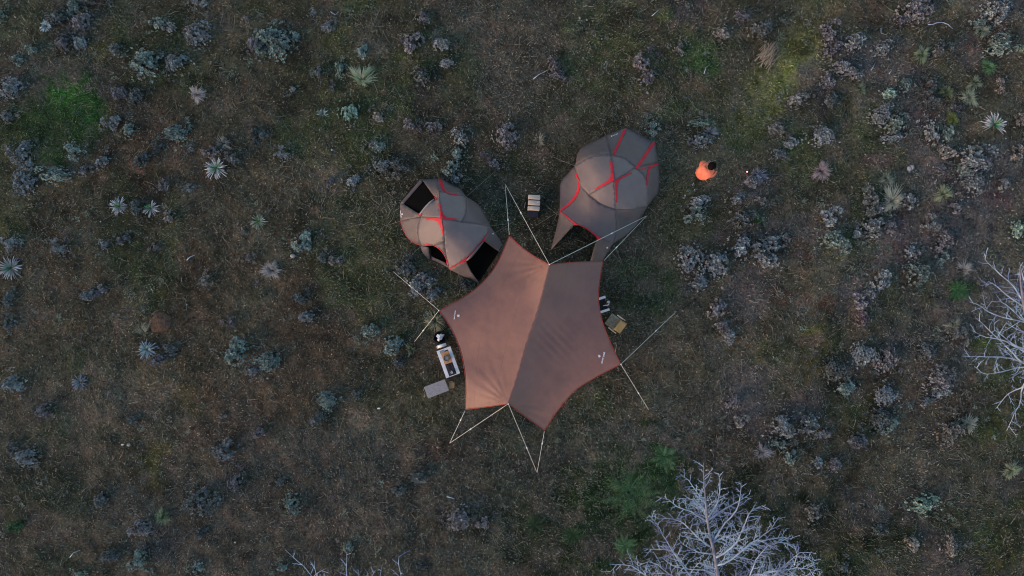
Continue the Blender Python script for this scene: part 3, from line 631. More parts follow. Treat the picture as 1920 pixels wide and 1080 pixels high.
# ------------------------------------------------------------------ camp furniture
def frame(c, ang):   # local frame at world point with rotation
    return empty
def thing(name, px, py, ang, z=0.0):
    p = P(px, py, z); p2 = P(px, py, z); g = gh(p2.x, p2.y) if z == 0 else z
    return empty(name, (p2.x, p2.y, g), ang)
# steel kitchen table (top at .66 m)
H_T = .64
c = P(840.8, 679, H_T); kt = empty('kitchen_table', (c.x, c.y, gh(c.x, c.y)), R(-70.0))
tag(kt, 'long stainless kitchen table with two pale rails, beside the left edge of the canopy', 'table')
LX, WX = 1.17, .60
for s in (-1, 1):
    mb = MB(); mb.box((0, s*(WX/2-.07), H_T-.015), (LX, .14, .03), bev=.008); mb.build('rail', M['steel'], kt)
mb = MB(); mb.box((-LX/2+.045, 0, H_T-.02), (.09, WX-.285, .03), bev=.006); mb.build('end_plate', M['steel'], kt)
mb = MB(); mb.box((LX/2-.015, 0, H_T-.02), (.03, WX-.285, .03), bev=.006); mb.build('end_plate', M['steel'], kt)
mb = MB(); mb.box((0.02, 0, H_T-.045), (LX-.14, WX-.30, .01)); mb.build('inner_tray', M['black'], kt)
for sx in (-1, 1):
    for sy in (-1, 1):
        mb = MB(); mb.tube([(sx*(LX/2-.08), sy*(WX/2-.06), H_T-.03), (sx*(LX/2-.03), sy*(WX/2-.02), -.03)], .014, 6); mb.build('leg', M['pole'], kt)
def on(par, name, lx, ly, z, label, cat, rz=0):
    p = Matrix.Rotation(par.rotation_euler.z, 4, 'Z') @ Vector((lx, ly, 0)) + Vector(par.location)
    return tag(empty(name, (p.x, p.y, par.location.z+z), par.rotation_euler.z+rz), label, cat)
bd = on(kt, 'cutting_board', -.20, -.0, H_T-.035, 'orange toned bamboo board set into the kitchen table under the pot', 'cutting board')
mb = MB(); mb.box((0, 0, .02), (.50, .345, .035), bev=.008); mb.build('board', M['bamboo'], bd)
mb = MB(); mb.box((-.28, -.09, .022), (.14, .2, .03), bev=.01); mb.build('side_plate', M['greytop'], bd)
st_ = on(kt, 'gas_stove', .31, 0.0, H_T-.035, 'dark two burner gas stove at the lower end of the kitchen table', 'stove')
mb = MB(); mb.box((0, 0, .02), (.47, .30, .035), bev=.01); mb.build('stove_body', M['navy'], st_)
for k in (-1, 1):
    mb = MB(); mb.lathe([(.055, 0), (.06, .012), (.035, .02), (.03, .012)], (k*.12, 0, .04), 14); mb.build('burner', M['pole'], st_)
    for q in range(2):
        mb = MB(); mb.tube([(k*.12-.10, -.09+.18*q, .062), (k*.12+.10, -.09+.18*q, .062)], .007, 5); mb.build('pan_support', M['pole'], st_)
pot = on(kt, 'cooking_pot', -.185, 0.005, H_T+.003, 'round brown cooking pot on the bamboo board', 'pot')
mb = MB(); mb.lathe([(.10, 0), (.125, .02), (.13, .13), (.135, .135), (.122, .138), (.115, .03), (.02, .025)], (0, 0, 0), 22); mb.build('pot_body', M['wood'], pot, True)
mb = MB(); mb.lathe([(.118, .09), (.118, .095), (.05, .10), (.0, .10)], (0, 0, 0), 20); mb.build('contents', M['greytop'], pot, True)
for s in (-1, 1):
    mb = MB(); mb.tube([(s*.125, -.035, .11), (s*.165, -.03, .115), (s*.165, .03, .115), (s*.125, .035, .11)], .008, 6); mb.build('handle', M['pole'], pot)
mug = on(kt, 'steel_mug', .43, .0, H_T+.035, 'small shiny cup on the lower end of the dark stove', 'cup')
mb = MB(); mb.lathe([(.045, 0), (.05, .01), (.052, .085), (.048, .087), (.044, .02), (.01, .016)], (0, 0, 0), 16); mb.build('cup_body', M['white'], mug, True)
mb = MB(); mb.tube([(-.045, 0, .02), (-.08, 0, .03), (-.08, 0, .065), (-.045, 0, .075)], .007, 6); mb.build('handle', M['white'], mug)
# white canister tray above the table
cp = P(828.5, 648, .5); cn = tag(empty('paper_roll_holder', (cp.x, cp.y, gh(cp.x, cp.y)), R(17)), 'white roll on a small stand at the upper end of the kitchen table', 'roll holder')
mb = MB(); a = [(x, 0, .52) for x in (-.17, .19)]; mb.tube(a, .065, 16); mb.build('roll', M['white'], cn, True)
mb = MB(); mb.tube([(-.19, 0, .52), (.21, 0, .52)], .02, 8); mb.build('core', M['greytop'], cn)
mb = MB(); mb.box((-.2, -.01, .47), (.03, .12, .16), bev=.01); mb.build('bracket', M['white'], cn)
mb = MB(); mb.box((0, 0, .42), (.44, .17, .02), bev=.006); mb.build('shelf', M['black'], cn)
for sx in (-1, 1):
    for sy in (-1, 1):
        mb = MB(); mb.tube([(sx*.19, sy*.07, .41), (sx*.2, sy*.08, -.03)], .01, 6); mb.build('leg', M['pole'], cn)
# black bag with crumpled paper
bp_ = P(825.5, 632.5, .3); bag = tag(empty('rubbish_bag', (bp_.x, bp_.y, gh(bp_.x, bp_.y))), 'open black bag stuffed with crumpled white plastic, left of the canopy edge', 'bag')
mb = MB(); vs = []; sides = 20
prof = [(.20, 0), (.25, .08), (.27, .25), (.27, .40), (.255, .43), (.235, .40), (.22, .25), (.05, .2)]
for r, z in prof:
    for k in range(sides):
        a = 2*math.pi*k/sides; rr = r*(1+.07*math.sin(3*a+z*9)+.05*math.sin(7*a+z*20)); vs.append((rr*math.cos(a), rr*.92*math.sin(a), z))
fs = [(i*sides+k, i*sides+(k+1) % sides, (i+1)*sides+(k+1) % sides, (i+1)*sides+k) for i in range(len(prof)-1) for k in range(sides)]
fs += [tuple(range(sides-1, -1, -1)), tuple(range(7*sides, 8*sides))]
mb.add(vs, fs); mb.build('bag_body', M['black'], bag, True)
mb = MB(); rnd = random.Random(3); crumple = []
outl = [(-.17, .05), (-.10, .14), (.0, .12), (.05, .17), (.09, .12), (.19, .15), (.13, .02), (.07, -.08), (.0, -.10), (-.05, -.17), (-.12, -.10), (-.08, -.02)]
ctr = (0, 0.01, .46)
vs = [ctr] + [(x, y, .36+.08*rnd.random()) for x, y in outl] + [(x*.5+rnd.uniform(-.02, .02), y*.5, .40+.09*rnd.random()) for x, y in outl]
n_ = len(outl); fs = []
for i in range(n_):
    j = (i+1) % n_; fs += [(1+i, 1+j, 1+n_+j), (1+i, 1+n_+j, 1+n_+i), (1+n_+i, 1+n_+j, 0)]
mb.add(vs, fs); o = mb.build('crumpled_plastic', M['white'], bag); s_ = o.modifiers.new('thickness', 'SOLIDIFY'); s_.thickness = .006
# grey low table
HG = .40; c = P(818.6, 728.6, HG); gt = tag(empty('low_table', (c.x, c.y, gh(c.x, c.y)), R(21)), 'plain grey rectangular low table, lower left of the canopy', 'table')
mb = MB(); mb.box((0, 0, HG-.012), (.92, .50, .024), bev=.01); mb.build('tabletop', M['greytop'], gt)
mb = MB()
for s in (-1, 1): mb.box((0, s*.242, HG-.03), (.9, .016, .02))
mb.build('rim', M['pole'], gt)
for sx in (-1, 1):
    for sy in (-1, 1):
        mb = MB(); mb.tube([(sx*.40, sy*.20, HG-.03), (sx*.43, sy*.22, -.03)], .012, 6); mb.build('leg', M['pole'], gt)
# tan stool beside it
c = P(846.5, 720.5, .35); so = tag(empty('folding_stool', (c.x, c.y, gh(c.x, c.y)), R(8)), 'little tan wooden folding stool between the grey low table and canopy', 'stool')
mb = MB(); mb.box((0, -.04, .36), (.20, .24, .03), bev=.012); mb.build('seat', M['wood'], so)
mb = MB(); mb.box((-.01, .115, .375), (.19, .03, .05), bev=.01); mb.build('seat_bar', M['khaki'], so)
for sx in (-1, 1):
    for sy in (-1, 1):
        mb = MB(); mb.tube([(sx*.09, sy*.11-.03, .35), (sx*.11, -sy*.12-.03, -.03)], .012, 6); mb.build('leg', M['wood'], so)
mb = MB(); mb.tube([(.11, -.14, .39), (.15, -.08, .40), (.15, .03, .40), (.11, .08, .39)], .012, 6); mb.build('handle', M['pole'], so)
# black side table with white end rails
HS = .40; c = P(1130.5, 571, HS); bt = tag(empty('side_table', (c.x, c.y, gh(c.x, c.y)), R(-72)), 'black side table with two white end rails, just right of the canopy', 'table')
mb = MB(); mb.box((0, -.02, HS-.03), (.44, .34, .02), bev=.005); mb.build('tabletop', M['black'], bt)
for s in (-1, 1):
    mb = MB(); mb.box((s*.27, 0, HS-.012), (.10, .40, .03), bev=.01); mb.build('end_rail', M['white'], bt)
    for sy in (-1, 1):
        mb = MB(); mb.tube([(s*.25, sy*.16, HS-.03), (s*.27, sy*.18, -.03)], .011, 6); mb.build('leg', M['pole'], bt)
mb = MB(); mb.tube([(-.22, .16, HS-.015), (.2, .17, HS-.015)], .006, 5); mb.build('side_bar', M['greytop'], bt)
mug2 = on(bt, 'enamel_mug', -.03, .245, HS-.03, 'white enamel mug at the outer edge of the black side table', 'mug')
mb = MB(); mb.lathe([(.05, -.37), (.05, 0), (.056, .01), (.058, .085), (.053, .088), (.048, .02), (.01, .016)], (0, 0, 0), 18); mb.v = [(x, y, max(z, 0)) for x, y, z in mb.v]; mb.build('mug_body', M['white'], mug2, True)
mb = MB(); mb.tube([(.05, 0, .02), (.085, 0, .03), (.085, 0, .065), (.05, 0, .075)], .008, 6); mb.build('handle', M['white'], mug2)
mb = MB(); mb.box((-.04, .215, HS-.035), (.16, .14, .014), bev=.004); mb.build('mug_shelf', M['black'], bt)
ld = on(bt, 'serving_ladle', .05, .12, HS-.015, 'pale serving ladle lying across the black side table', 'utensil')
mb = MB(); mb.tube([(.0, -.13, .01), (.02, -.02, .012), (.03, .12, .012)], [.012, .012, .022], 6); mb.build('handle', M['white'], ld)
mb = MB(); mb.tube([(-.05, -.03, .012), (.02, -.02, .012), (.07, .03, .012)], .008, 5); mb.build('cross_piece', M['greytop'], ld)
# low chair: origin at centre of the seat, x axis toward the back
HC = .36; c = P(1153.5, 606, HC); chr_ = tag(empty('camp_chair', (c.x, c.y, gh(c.x, c.y)), R(-36)), 'low khaki camp chair with ochre backrest, facing the canopy on its right side', 'chair')
def sheet(vs, nu=8, nv=5, sag=.03):
    a, b_, c_, d_ = [Vector(v) for v in vs]; V_ = []; F_ = []
    for i in range(nu+1):
        for j in range(nv+1):
            u = i/nu; v = j/nv; p = a.lerp(b_, u).lerp(d_.lerp(c_, u), v); p.z -= sag*math.sin(math.pi*v)*math.sin(math.pi*(u*.8+.1)); V_.append(p)
    for i in range(nu):
        for j in range(nv):
            k = i*(nv+1)+j; F_.append((k, k+nv+1, k+nv+2, k+1))
    m_ = MB(); m_.add(V_, F_); return m_
o = sheet([(-.36, -.26, .40), (.12, -.26, .30), (.12, .26, .30), (-.36, .26, .40)]).build('seat', M['khaki'], chr_, True); o.modifiers.new('thickness', 'SOLIDIFY').thickness = .012
o = sheet([(.10, -.25, .31), (.34, -.25, .74), (.34, .25, .74), (.10, .25, .31)]).build('backrest', M['ochre'], chr_, True); o.modifiers.new('thickness', 'SOLIDIFY').thickness = .012
for s in (-1, 1):
    mb = MB(); mb.box((.05, s*.315, .52), (.40, .055, .025), bev=.012, ry=R(0)); mb.build('armrest', M['beige'], chr_)
    mb = MB(); mb.tube([(-.33, s*.28, .40), (.30, s*.28, -.02)], .012, 6); mb.build('leg', M['pole'], chr_)
    mb = MB(); mb.tube([(-.30, s*.30, -.02), (.12, s*.30, .50), (.33, s*.27, .73)], .012, 6); mb.build('leg', M['pole'], chr_)
mb = MB(); mb.tube([(.345, -.26, .745), (.345, .26, .745)], .014, 6); mb.build('back_bar', M['wood'], chr_)
mb = MB(); mb.tube([(-.365, -.26, .40), (-.365, .26, .40)], .014, 6); mb.build('front_bar', M['pole'], chr_)
# lantern hook pole
c = P(1156, 652, 0); lh = tag(empty('lantern_hook', (c.x, c.y, gh(c.x, c.y))), 'thin bent lantern hook stuck in the ground below the camp chair', 'lantern stand')
mb = MB(); mb.tube([P(1154, 661, .02)-c, P(1154.3, 659, .3)-c, P(1155.5, 648, .8)-c], .011, 6); mb.build('rod', M['greytop'], lh)
mb = MB(); mb.tube([P(1155.5, 648, .8)-c, P(1155, 644, .9)-c, P(1152.5, 642.5, .92)-c, P(1150.5, 644.5, .88)-c], .012, 6); mb.build('hook', M['greytop'], lh)
# beige case with two straps and black box
HB = .42; c = P(1001.5, 380, HB); bc = tag(empty('storage_case', (c.x, c.y, gh(c.x, c.y)), R(-3)), 'beige canvas storage case with two black straps, between the tents', 'case'); bc.scale = (1.13, 1.10, 1)
for k, (y0, y1) in enumerate(((.115, .29), (-.105, .09), (-.29, -.13))):
    mb = MB(); mb.box((.005*(k-1)*-1+(.0 if k != 0 else -.01), (y0+y1)/2, HB/2+.02), (.44, y1-y0, HB-.03), bev=.03); mb.build('padded_section', M['beige'], bc, True)
for y in (.1025, -.1175):
    mb = MB(); mb.box((.01, y, HB/2+.008), (.43, .03, HB-.03), bev=.008); mb.build('strap', M['black'], bc)
mb = MB(); mb.box((0, 0, .03), (.46, .62, .06), bev=.02); mb.build('base', M['black'], bc)
mb = MB(); mb.lathe([(.018, 0), (.02, .01), (.0, .014)], (.14, .01, HB+.006), 10); mb.build('button', M['white'], bc)
c = P(999, 401, .36); bx = tag(empty('storage_box', (c.x, c.y, gh(c.x, c.y)), R(-3)), 'black soft storage box just below the beige strapped case', 'box')
mb = MB(); mb.box((0, 0, .18), (.44, .24, .36), bev=.03); mb.build('box_body', M['navy'], bx, True)
mb = MB(); mb.box((0, 0, .365), (.45, .25, .02), bev=.01); mb.build('lid', M['navy'], bx)
c = P(985.5, 385, .3); bx = tag(empty('tool_bag', (c.x, c.y, gh(c.x, c.y)), R(-8)), 'slim black tool bag leaning on the left side of the beige case', 'bag')
mb = MB(); mb.box((0, 0, .15), (.15, .42, .28), bev=.05); mb.build('bag_body', M['black'], bx, True)
mb = MB(); mb.tube([(-.01, -.12, .28), (-.03, -.08, .36), (-.03, .08, .36), (-.01, .12, .28)], .011, 6); mb.build('handle', M['greytop'], bx)
# small red lamp lying on the ground right of the person
c = P(1401, 322, .06); lp = tag(empty('marker_lamp', (c.x, c.y, gh(c.x, c.y))), 'tiny red marker lamp glowing on the ground right of the person', 'lamp')
mb = MB(); mb.lathe([(.05, 0), (.055, .02), (.05, .05), (.03, .055)], (0, 0, 0), 12); mb.build('lamp_base', M['edge'], lp)
gl = bpy.data.materials.new('lamp_glow'); gl.use_nodes = True; q = gl.node_tree.nodes['Principled BSDF']; q.inputs['Emission Color'].default_value = (1, .62, .66, 1); q.inputs['Emission Strength'].default_value = 1.2
tn = gl.node_tree.nodes.new('ShaderNodeTexNoise'); tn.inputs['Scale'].default_value = 20; gl.node_tree.links.new(tn.outputs['Color'], q.inputs['Base Color'])
mb = MB(); mb.lathe([(.026, 0), (.03, .02), (.018, .04), (.0, .045)], (0, 0, .052), 12); mb.build('lamp_lens', gl, lp, True)

# ------------------------------------------------------------------ person
def skin(name, verts, edges, radii, m, parent, sub=2, root=0):
    me = bpy.data.meshes.new(name); me.from_pydata(verts, edges, []); o = link(name, me, m, parent)
    sk = o.modifiers.new('skin', 'SKIN'); sk.use_smooth_shade = True
    for i, v in enumerate(me.skin_vertices[0].data):
        r = radii[i]; v.radius = r if hasattr(r, '__len__') else (r, r); v.use_root = (i == root)
    s = o.modifiers.new('smooth', 'SUBSURF'); s.levels = sub; s.render_levels = sub
    return o
# local frame: +x = facing direction (picture upper right), +y = the person's left (picture upper left)
hx = P(1325, 319, 1.3); per = tag(empty('person', (hx.x, hx.y, gh(hx.x, hx.y)), R(44)), 'person in a bright orange jacket and dark trousers standing right of the larger tent', 'person')
body_v = [(-.06, 0, .92), (-.05, 0, 1.10), (-.02, 0, 1.30), (.03, 0, 1.45), (.07, 0, 1.54), (.10, 0, 1.62),
          (-.05, .10, .88), (.03, .12, .50), (.0, .13, .10), (.10, .14, .06),
          (-.07, -.10, .88), (-.20, -.12, .50), (-.40, -.12, .14), (-.32, -.12, .06),
          (.01, .20, 1.42), (.06, .31, 1.18), (.24, .20, 1.12), (.01, -.20, 1.42), (.06, -.31, 1.18), (.24, -.16, 1.12)]
body_e = [(0, 1), (1, 2), (2, 3), (3, 4), (4, 5), (0, 6), (6, 7), (7, 8), (8, 9), (0, 10), (10, 11), (11, 12), (12, 13), (3, 14), (14, 15), (15, 16), (3, 17), (17, 18), (18, 19)]
body_r = [(.13, .11), (.12, .10), (.14, .11), (.10, .09), .055, .06, .085, .06, .042, .04, .085, .06, .042, .04, .055, .042, .03, .055, .042, .03]
# fingers: five short chains per hand rooted in the palm
for side, wi in ((1, 16), (-1, 19)):
    wv = Vector(body_v[wi]); palm = wv+Vector((.08, -side*.03, .03)); body_v.append(tuple(palm)); pi = len(body_v)-1; body_e.append((wi, pi)); body_r.append(.028)
    for k in range(4):
        a = palm+Vector((.035+.004*(k % 2), side*(.03-.02*k), .0)); bq = a+Vector((.03+.004*(1.5-abs(k-1.5)), -side*.008, .012)); cq = bq+Vector((.008, -side*.022, .006))
        n0 = len(body_v); body_v += [tuple(a), tuple(bq), tuple(cq)]; body_e += [(pi, n0), (n0, n0+1), (n0+1, n0+2)]; body_r += [.0095, .009, .008]
    a = palm+Vector((0, -side*.04, .015)); bq = a+Vector((.03, -side*.012, .02)); n0 = len(body_v); body_v += [tuple(a), tuple(bq)]; body_e += [(pi, n0), (n0, n0+1)]; body_r += [.011, .010]
skin('body', body_v, body_e, body_r, M['skin'], per, 1)
# head as a shaped lofted form joined on the neck
mb = MB(); hc = Vector((.155, 0, 1.66)); sd_ = 16; vs = []
rings = [(-.115, .055, .05, .02), (-.09, .07, .06, .03), (-.05, .085, .07, .012), (0, .095, .078, .0), (.05, .093, .076, -.005), (.085, .07, .06, -.008), (.108, .035, .03, -.01)]
for dz, ax, ay, off in rings:
    for k in range(sd_):
        a = 2*math.pi*k/sd_; nose = .016*math.exp(-((a if a < math.pi else a-2*math.pi)/.22)**2)*math.exp(-((dz+.02)/.03)**2)
        vs.append((hc.x+off+(ax+nose)*math.cos(a), hc.y+ay*math.sin(a), hc.z+dz))
fs = [(i*sd_+k, i*sd_+(k+1) % sd_, (i+1)*sd_+(k+1) % sd_, (i+1)*sd_+k) for i in range(len(rings)-1) for k in range(sd_)] + [tuple(range(sd_-1, -1, -1)), tuple(range((len(rings)-1)*sd_, len(rings)*sd_))]
mb.add(vs, fs); hd = mb.build('head', M['skin'], per, True)
for s in (-1, 1):
    mb = MB(); mb.lathe([(.004, -.03), (.014, -.02), (.016, .015), (.005, .03)], (hc.x-.005, s*.084, hc.z-.01), 8); mb.build('ear', M['skin'], hd, True)
    mb = MB(); mb.lathe([(.002, -.010), (.010, 0), (.002, .010)], (hc.x+.088, s*.03, hc.z+.003), 8); mb.build('eye', M['white'], hd, True)
mb = MB(); mb.tube([(hc.x+.085, -.024, hc.z-.058), (hc.x+.092, 0, hc.z-.056), (hc.x+.085, .024, hc.z-.058)], .006, 6); mb.build('mouth', M['edge'], hd, True)
mb = MB(); vs = []
hr = [(-.09, .10, .11, -.07), (-.02, .15, .14, -.035), (.03, .17, .155, -.012), (.09, .155, .14, -.008), (.14, .10, .095, -.008), (.165, .03, .03, -.008)]
for dz, ax, ay, off in hr:
    for k in range(20):
        a = 2*math.pi*k/20; jag = 1+.05*math.sin(5*a+dz*30)+.03*math.sin(11*a); front = 1-.10*max(0, math.cos(a))*(1 if dz < .05 else 0)
        vs.append((hc.x+off+ax*jag*front*math.cos(a), ay*jag*math.sin(a), hc.z+dz))
fs = [(i*20+k, i*20+(k+1) % 20, (i+1)*20+(k+1) % 20, (i+1)*20+k) for i in range(5) for k in range(20)] + [tuple(range(19, -1, -1)), tuple(range(100, 120))]
mb.add(vs, fs); mb.build('hair', M['hair'], per, True)
skin('jacket', [(-.07, 0, .86), (-.07, 0, 1.0), (-.06, 0, 1.18), (-.01, 0, 1.38), (.04, 0, 1.48), (.0, .20, 1.41), (.07, .33, 1.20), (.235, .235, 1.13), (.0, -.20, 1.41), (.07, -.33, 1.20), (.235, -.20, 1.13)],
     [(0, 1), (1, 2), (2, 3), (3, 4), (3, 5), (5, 6), (6, 7), (3, 8), (8, 9), (9, 10)],
     [(.30, .30), (.36, .34), (.36, .34), (.28, .27), (.12, .12), .19, .15, .075, .19, .15, .075], M['orange'], per, 2)
skin('trousers', [(-.06, 0, .90), (-.05, .10, .84), (.03, .12, .48), (.0, .13, .10), (-.07, -.10, .84), (-.20, -.12, .48), (-.39, -.12, .16)], [(0, 1), (1, 2), (2, 3), (0, 4), (4, 5), (5, 6)], [(.15, .13), .105, .085, .065, .105, .085, .065], M['trouser'], per, 2)
for (x, y, z, t) in ((.05, .135, .05, 0), (-.40, -.12, .09, .5)):
    skin('shoe', [(x-.10, y, z+.0+t*.10), (x, y, z), (x+.12, y, z-.01-t*.03)], [(0, 1), (1, 2)], [(.045, .05), (.05, .045), (.04, .03)], M['shoe'], per, 2)
# remote controller in the hands: own thing
cw = Matrix.Translation(per.location) @ Matrix.Rotation(R(44), 4, 'Z') @ Vector((.35, .02, 1.17))
rc = tag(empty('remote_controller', cw, R(44)), 'small pale remote controller held in both hands of the person', 'controller')
mb = MB(); mb.box((0, 0, 0), (.09, .17, .03), bev=.012); mb.build('controller_body', M['greytop'], rc, True)
mb = MB(); mb.box((.05, .0, .03), (.012, .15, .08), ry=R(25), bev=.004); mb.build('screen', M['white'], rc)
for s in (-1, 1):
    mb = MB(); mb.tube([(-.01, s*.05, .012), (-.01, s*.05, .035)], .007, 6); mb.build('stick', M['pole'], rc)

# ------------------------------------------------------------------ shrubs
def leaf_quads(n, c, dirs, length, width, curl=0.3):
    pass
def rosette_mesh(name, Rr, Hh, nros, leaf, nleaf, seed, lobes, twiggy=0.0):
    """foliage: many small leaf rosettes at the ends of stems, spread over several lobes. returns mesh + stem mesh"""
    g = np.random.default_rng(seed); V = []; Q = []; Cc = []; stems = MB()
    lb = []
    for k in range(lobes):
        a = g.uniform(0, 2*np.pi); d = g.uniform(.22, .68) if k else 0.12
        lb.append((d*math.cos(a), d*math.sin(a), g.uniform(.28, .56), g.uniform(.5, 1.1)))
    tot = 0; out = []
    while tot < nros:
        k = g.integers(len(lb)); lx, ly, lr, lh = lb[k]
        a = g.uniform(0, 2*np.pi); rr = lr*math.sqrt(g.uniform(0, 1))*g.uniform(.9, 1.12)
        depth = g.uniform(.45, 1) if g.random() < .5 else g.uniform(.85, 1.08)
        z = lh*math.sqrt(max(.04, 1-(rr/lr)**2*.93))*depth
        x = lx+rr*math.cos(a); y = ly+rr*math.sin(a)
        if g.random() < .06: q_ = g.uniform(.8, 1.25); x = q_*math.cos(a); y = q_*math.sin(a); z = g.uniform(.08, .35)
        # clumping: thin out in holes of a noise field
        if vnoise(np.array([x*7+seed*3.1]), np.array([y*7.0]), 1.0, seed)[0] < .33: continue
        out.append((x*Rr, y*Rr, z*Hh, k)); tot += 1
    for (x, y, z, k) in out:
        lx, ly = lb[k][0]*Rr, lb[k][1]*Rr
        ax = np.array([x-lx*.6, y-ly*.6, z*1.2+.05]); ax /= np.linalg.norm(ax); ax = ax+g.normal(0, .22, 3); ax /= np.linalg.norm(ax)
        u = np.cross(ax, [0.3, .2, .9]); u /= np.linalg.norm(u); v = np.cross(ax, u)
        tint = g.uniform(.45, 1.35); hue = g.uniform(-1, 1); nl = nleaf + g.integers(-1, 2)
        ph = g.uniform(0, 6.3); s = leaf*g.uniform(.5, 1.35)
        for i in range(nl):
            t = ph+i*2.4; el = .35+.75*g.random(); d = (u*math.cos(t)+v*math.sin(t))*math.cos(el)+ax*math.sin(el)
            w_ = np.cross(d, ax); w_ /= (np.linalg.norm(w_)+1e-6); w_ = w_*s*.30; p = np.array([x, y, z])
            ll = s*g.uniform(.7, 1.2); b0 = len(V)
            V += [p-w_*.4, p+w_*.4, p+d*ll*.6+w_, p+d*ll+ax*ll*.1, p+d*ll*.6-w_]
            Q.append((b0, b0+1, b0+2, b0+3)); Q.append((b0, b0+3, b0+4, b0))
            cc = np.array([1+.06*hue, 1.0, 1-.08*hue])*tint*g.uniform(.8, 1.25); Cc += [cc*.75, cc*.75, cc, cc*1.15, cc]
    V = np.array(V); Qa = np.array(Q); q4 = Qa[::2]; t3 = Qa[1::2][:, :3]
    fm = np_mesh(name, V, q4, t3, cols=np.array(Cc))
    ns = int(22+nros*.12)
    for i in range(ns):
        x, y, z, k = out[g.integers(len(out))]
        m1 = Vector((x*.45+g.normal(0, .02), y*.45+g.normal(0, .02), z*.5)); stems.tube([(x*.08, y*.08, -.03), m1, (x, y, z-.01)], [.011, .007, .004], 3, cap=False)
        if g.random() < twiggy: 
            e = Vector((x*1.1+g.normal(0, .03), y*1.1+g.normal(0, .03), z*1.12)); stems.tube([(x, y, z-.01), e], [.004, .002], 3, cap=False)
    return fm, stems.mesh(name+'_stems')
def leaf_mat(name, c, c2):
    m = bpy.data.materials.new(name); m.use_nodes = True; n = m.node_tree.nodes; l = m.node_tree.links; b = n['Principled BSDF']
    b.inputs['Roughness'].default_value = .7; b.inputs['Specular IOR Level'].default_value = .3
    at = n.new('ShaderNodeAttribute'); at.attribute_name = 'tint'; oi = n.new('ShaderNodeObjectInfo')
    tc = n.new('ShaderNodeTexCoord'); t = n.new('ShaderNodeTexNoise'); t.inputs['Scale'].default_value = 4.5; t.inputs['Detail'].default_value = 3; l.new(tc.outputs['Object'], t.inputs['Vector'])
    mr = n.new('ShaderNodeMapRange'); mr.inputs[1].default_value = .4; mr.inputs[2].default_value = .62; l.new(t.outputs['Fac'], mr.inputs[0])
    mx = n.new('ShaderNodeMix'); mx.data_type = 'RGBA'; l.new(mr.outputs[0], mx.inputs[0]); mx.inputs[6].default_value = (*c, 1); mx.inputs[7].default_value = (*c2, 1)
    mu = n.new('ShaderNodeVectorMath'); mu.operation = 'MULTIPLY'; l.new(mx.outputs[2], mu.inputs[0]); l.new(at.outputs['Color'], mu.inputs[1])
    m2 = n.new('ShaderNodeMapRange'); m2.inputs[3].default_value = .8; m2.inputs[4].default_value = 1.2; l.new(oi.outputs['Random'], m2.inputs[0])
    sc = n.new('ShaderNodeVectorMath'); sc.operation = 'SCALE'; l.new(mu.outputs[0], sc.inputs[0]); l.new(m2.outputs[0], sc.inputs['Scale'])
    l.new(sc.outputs[0], b.inputs['Base Color']); return m
LM = {'t': leaf_mat('sage_green_leaves', (.27, .355, .32), (.22, .29, .28)), 'b': leaf_mat('blue_grey_leaves', (.26, .31, .315), (.27, .28, .305)),
      'p': leaf_mat('dusky_purple_leaves', (.235, .23, .255), (.235, .24, .24)), 'g': leaf_mat('pale_grey_leaves', (.30, .29, .27), (.25, .25, .235)),
      'd': leaf_mat('dark_grey_leaves', (.17, .19, .195), (.15, .18, .165)), 'T': leaf_mat('bright_teal_leaves', (.32, .46, .38), (.24, .34, .29)),
      'G': leaf_mat('green_leaves', (.06, .15, .07), (.09, .20, .10)), 'k': leaf_mat('pinkish_grey_leaves', (.32, .25, .27), (.26, .22, .235))}
VAR = {'s': [rosette_mesh('foliage', .30, .27, 84, .064, 6, 100+i, 3, .5) for i in range(7)],
       'm': [rosette_mesh('foliage', .46, .42, 215, .067, 6, 200+i, 5, .5) for i in range(10)],
       'l': [rosette_mesh('foliage', .64, .52, 400, .070, 6, 300+i, 8, .5) for i in range(9)]}
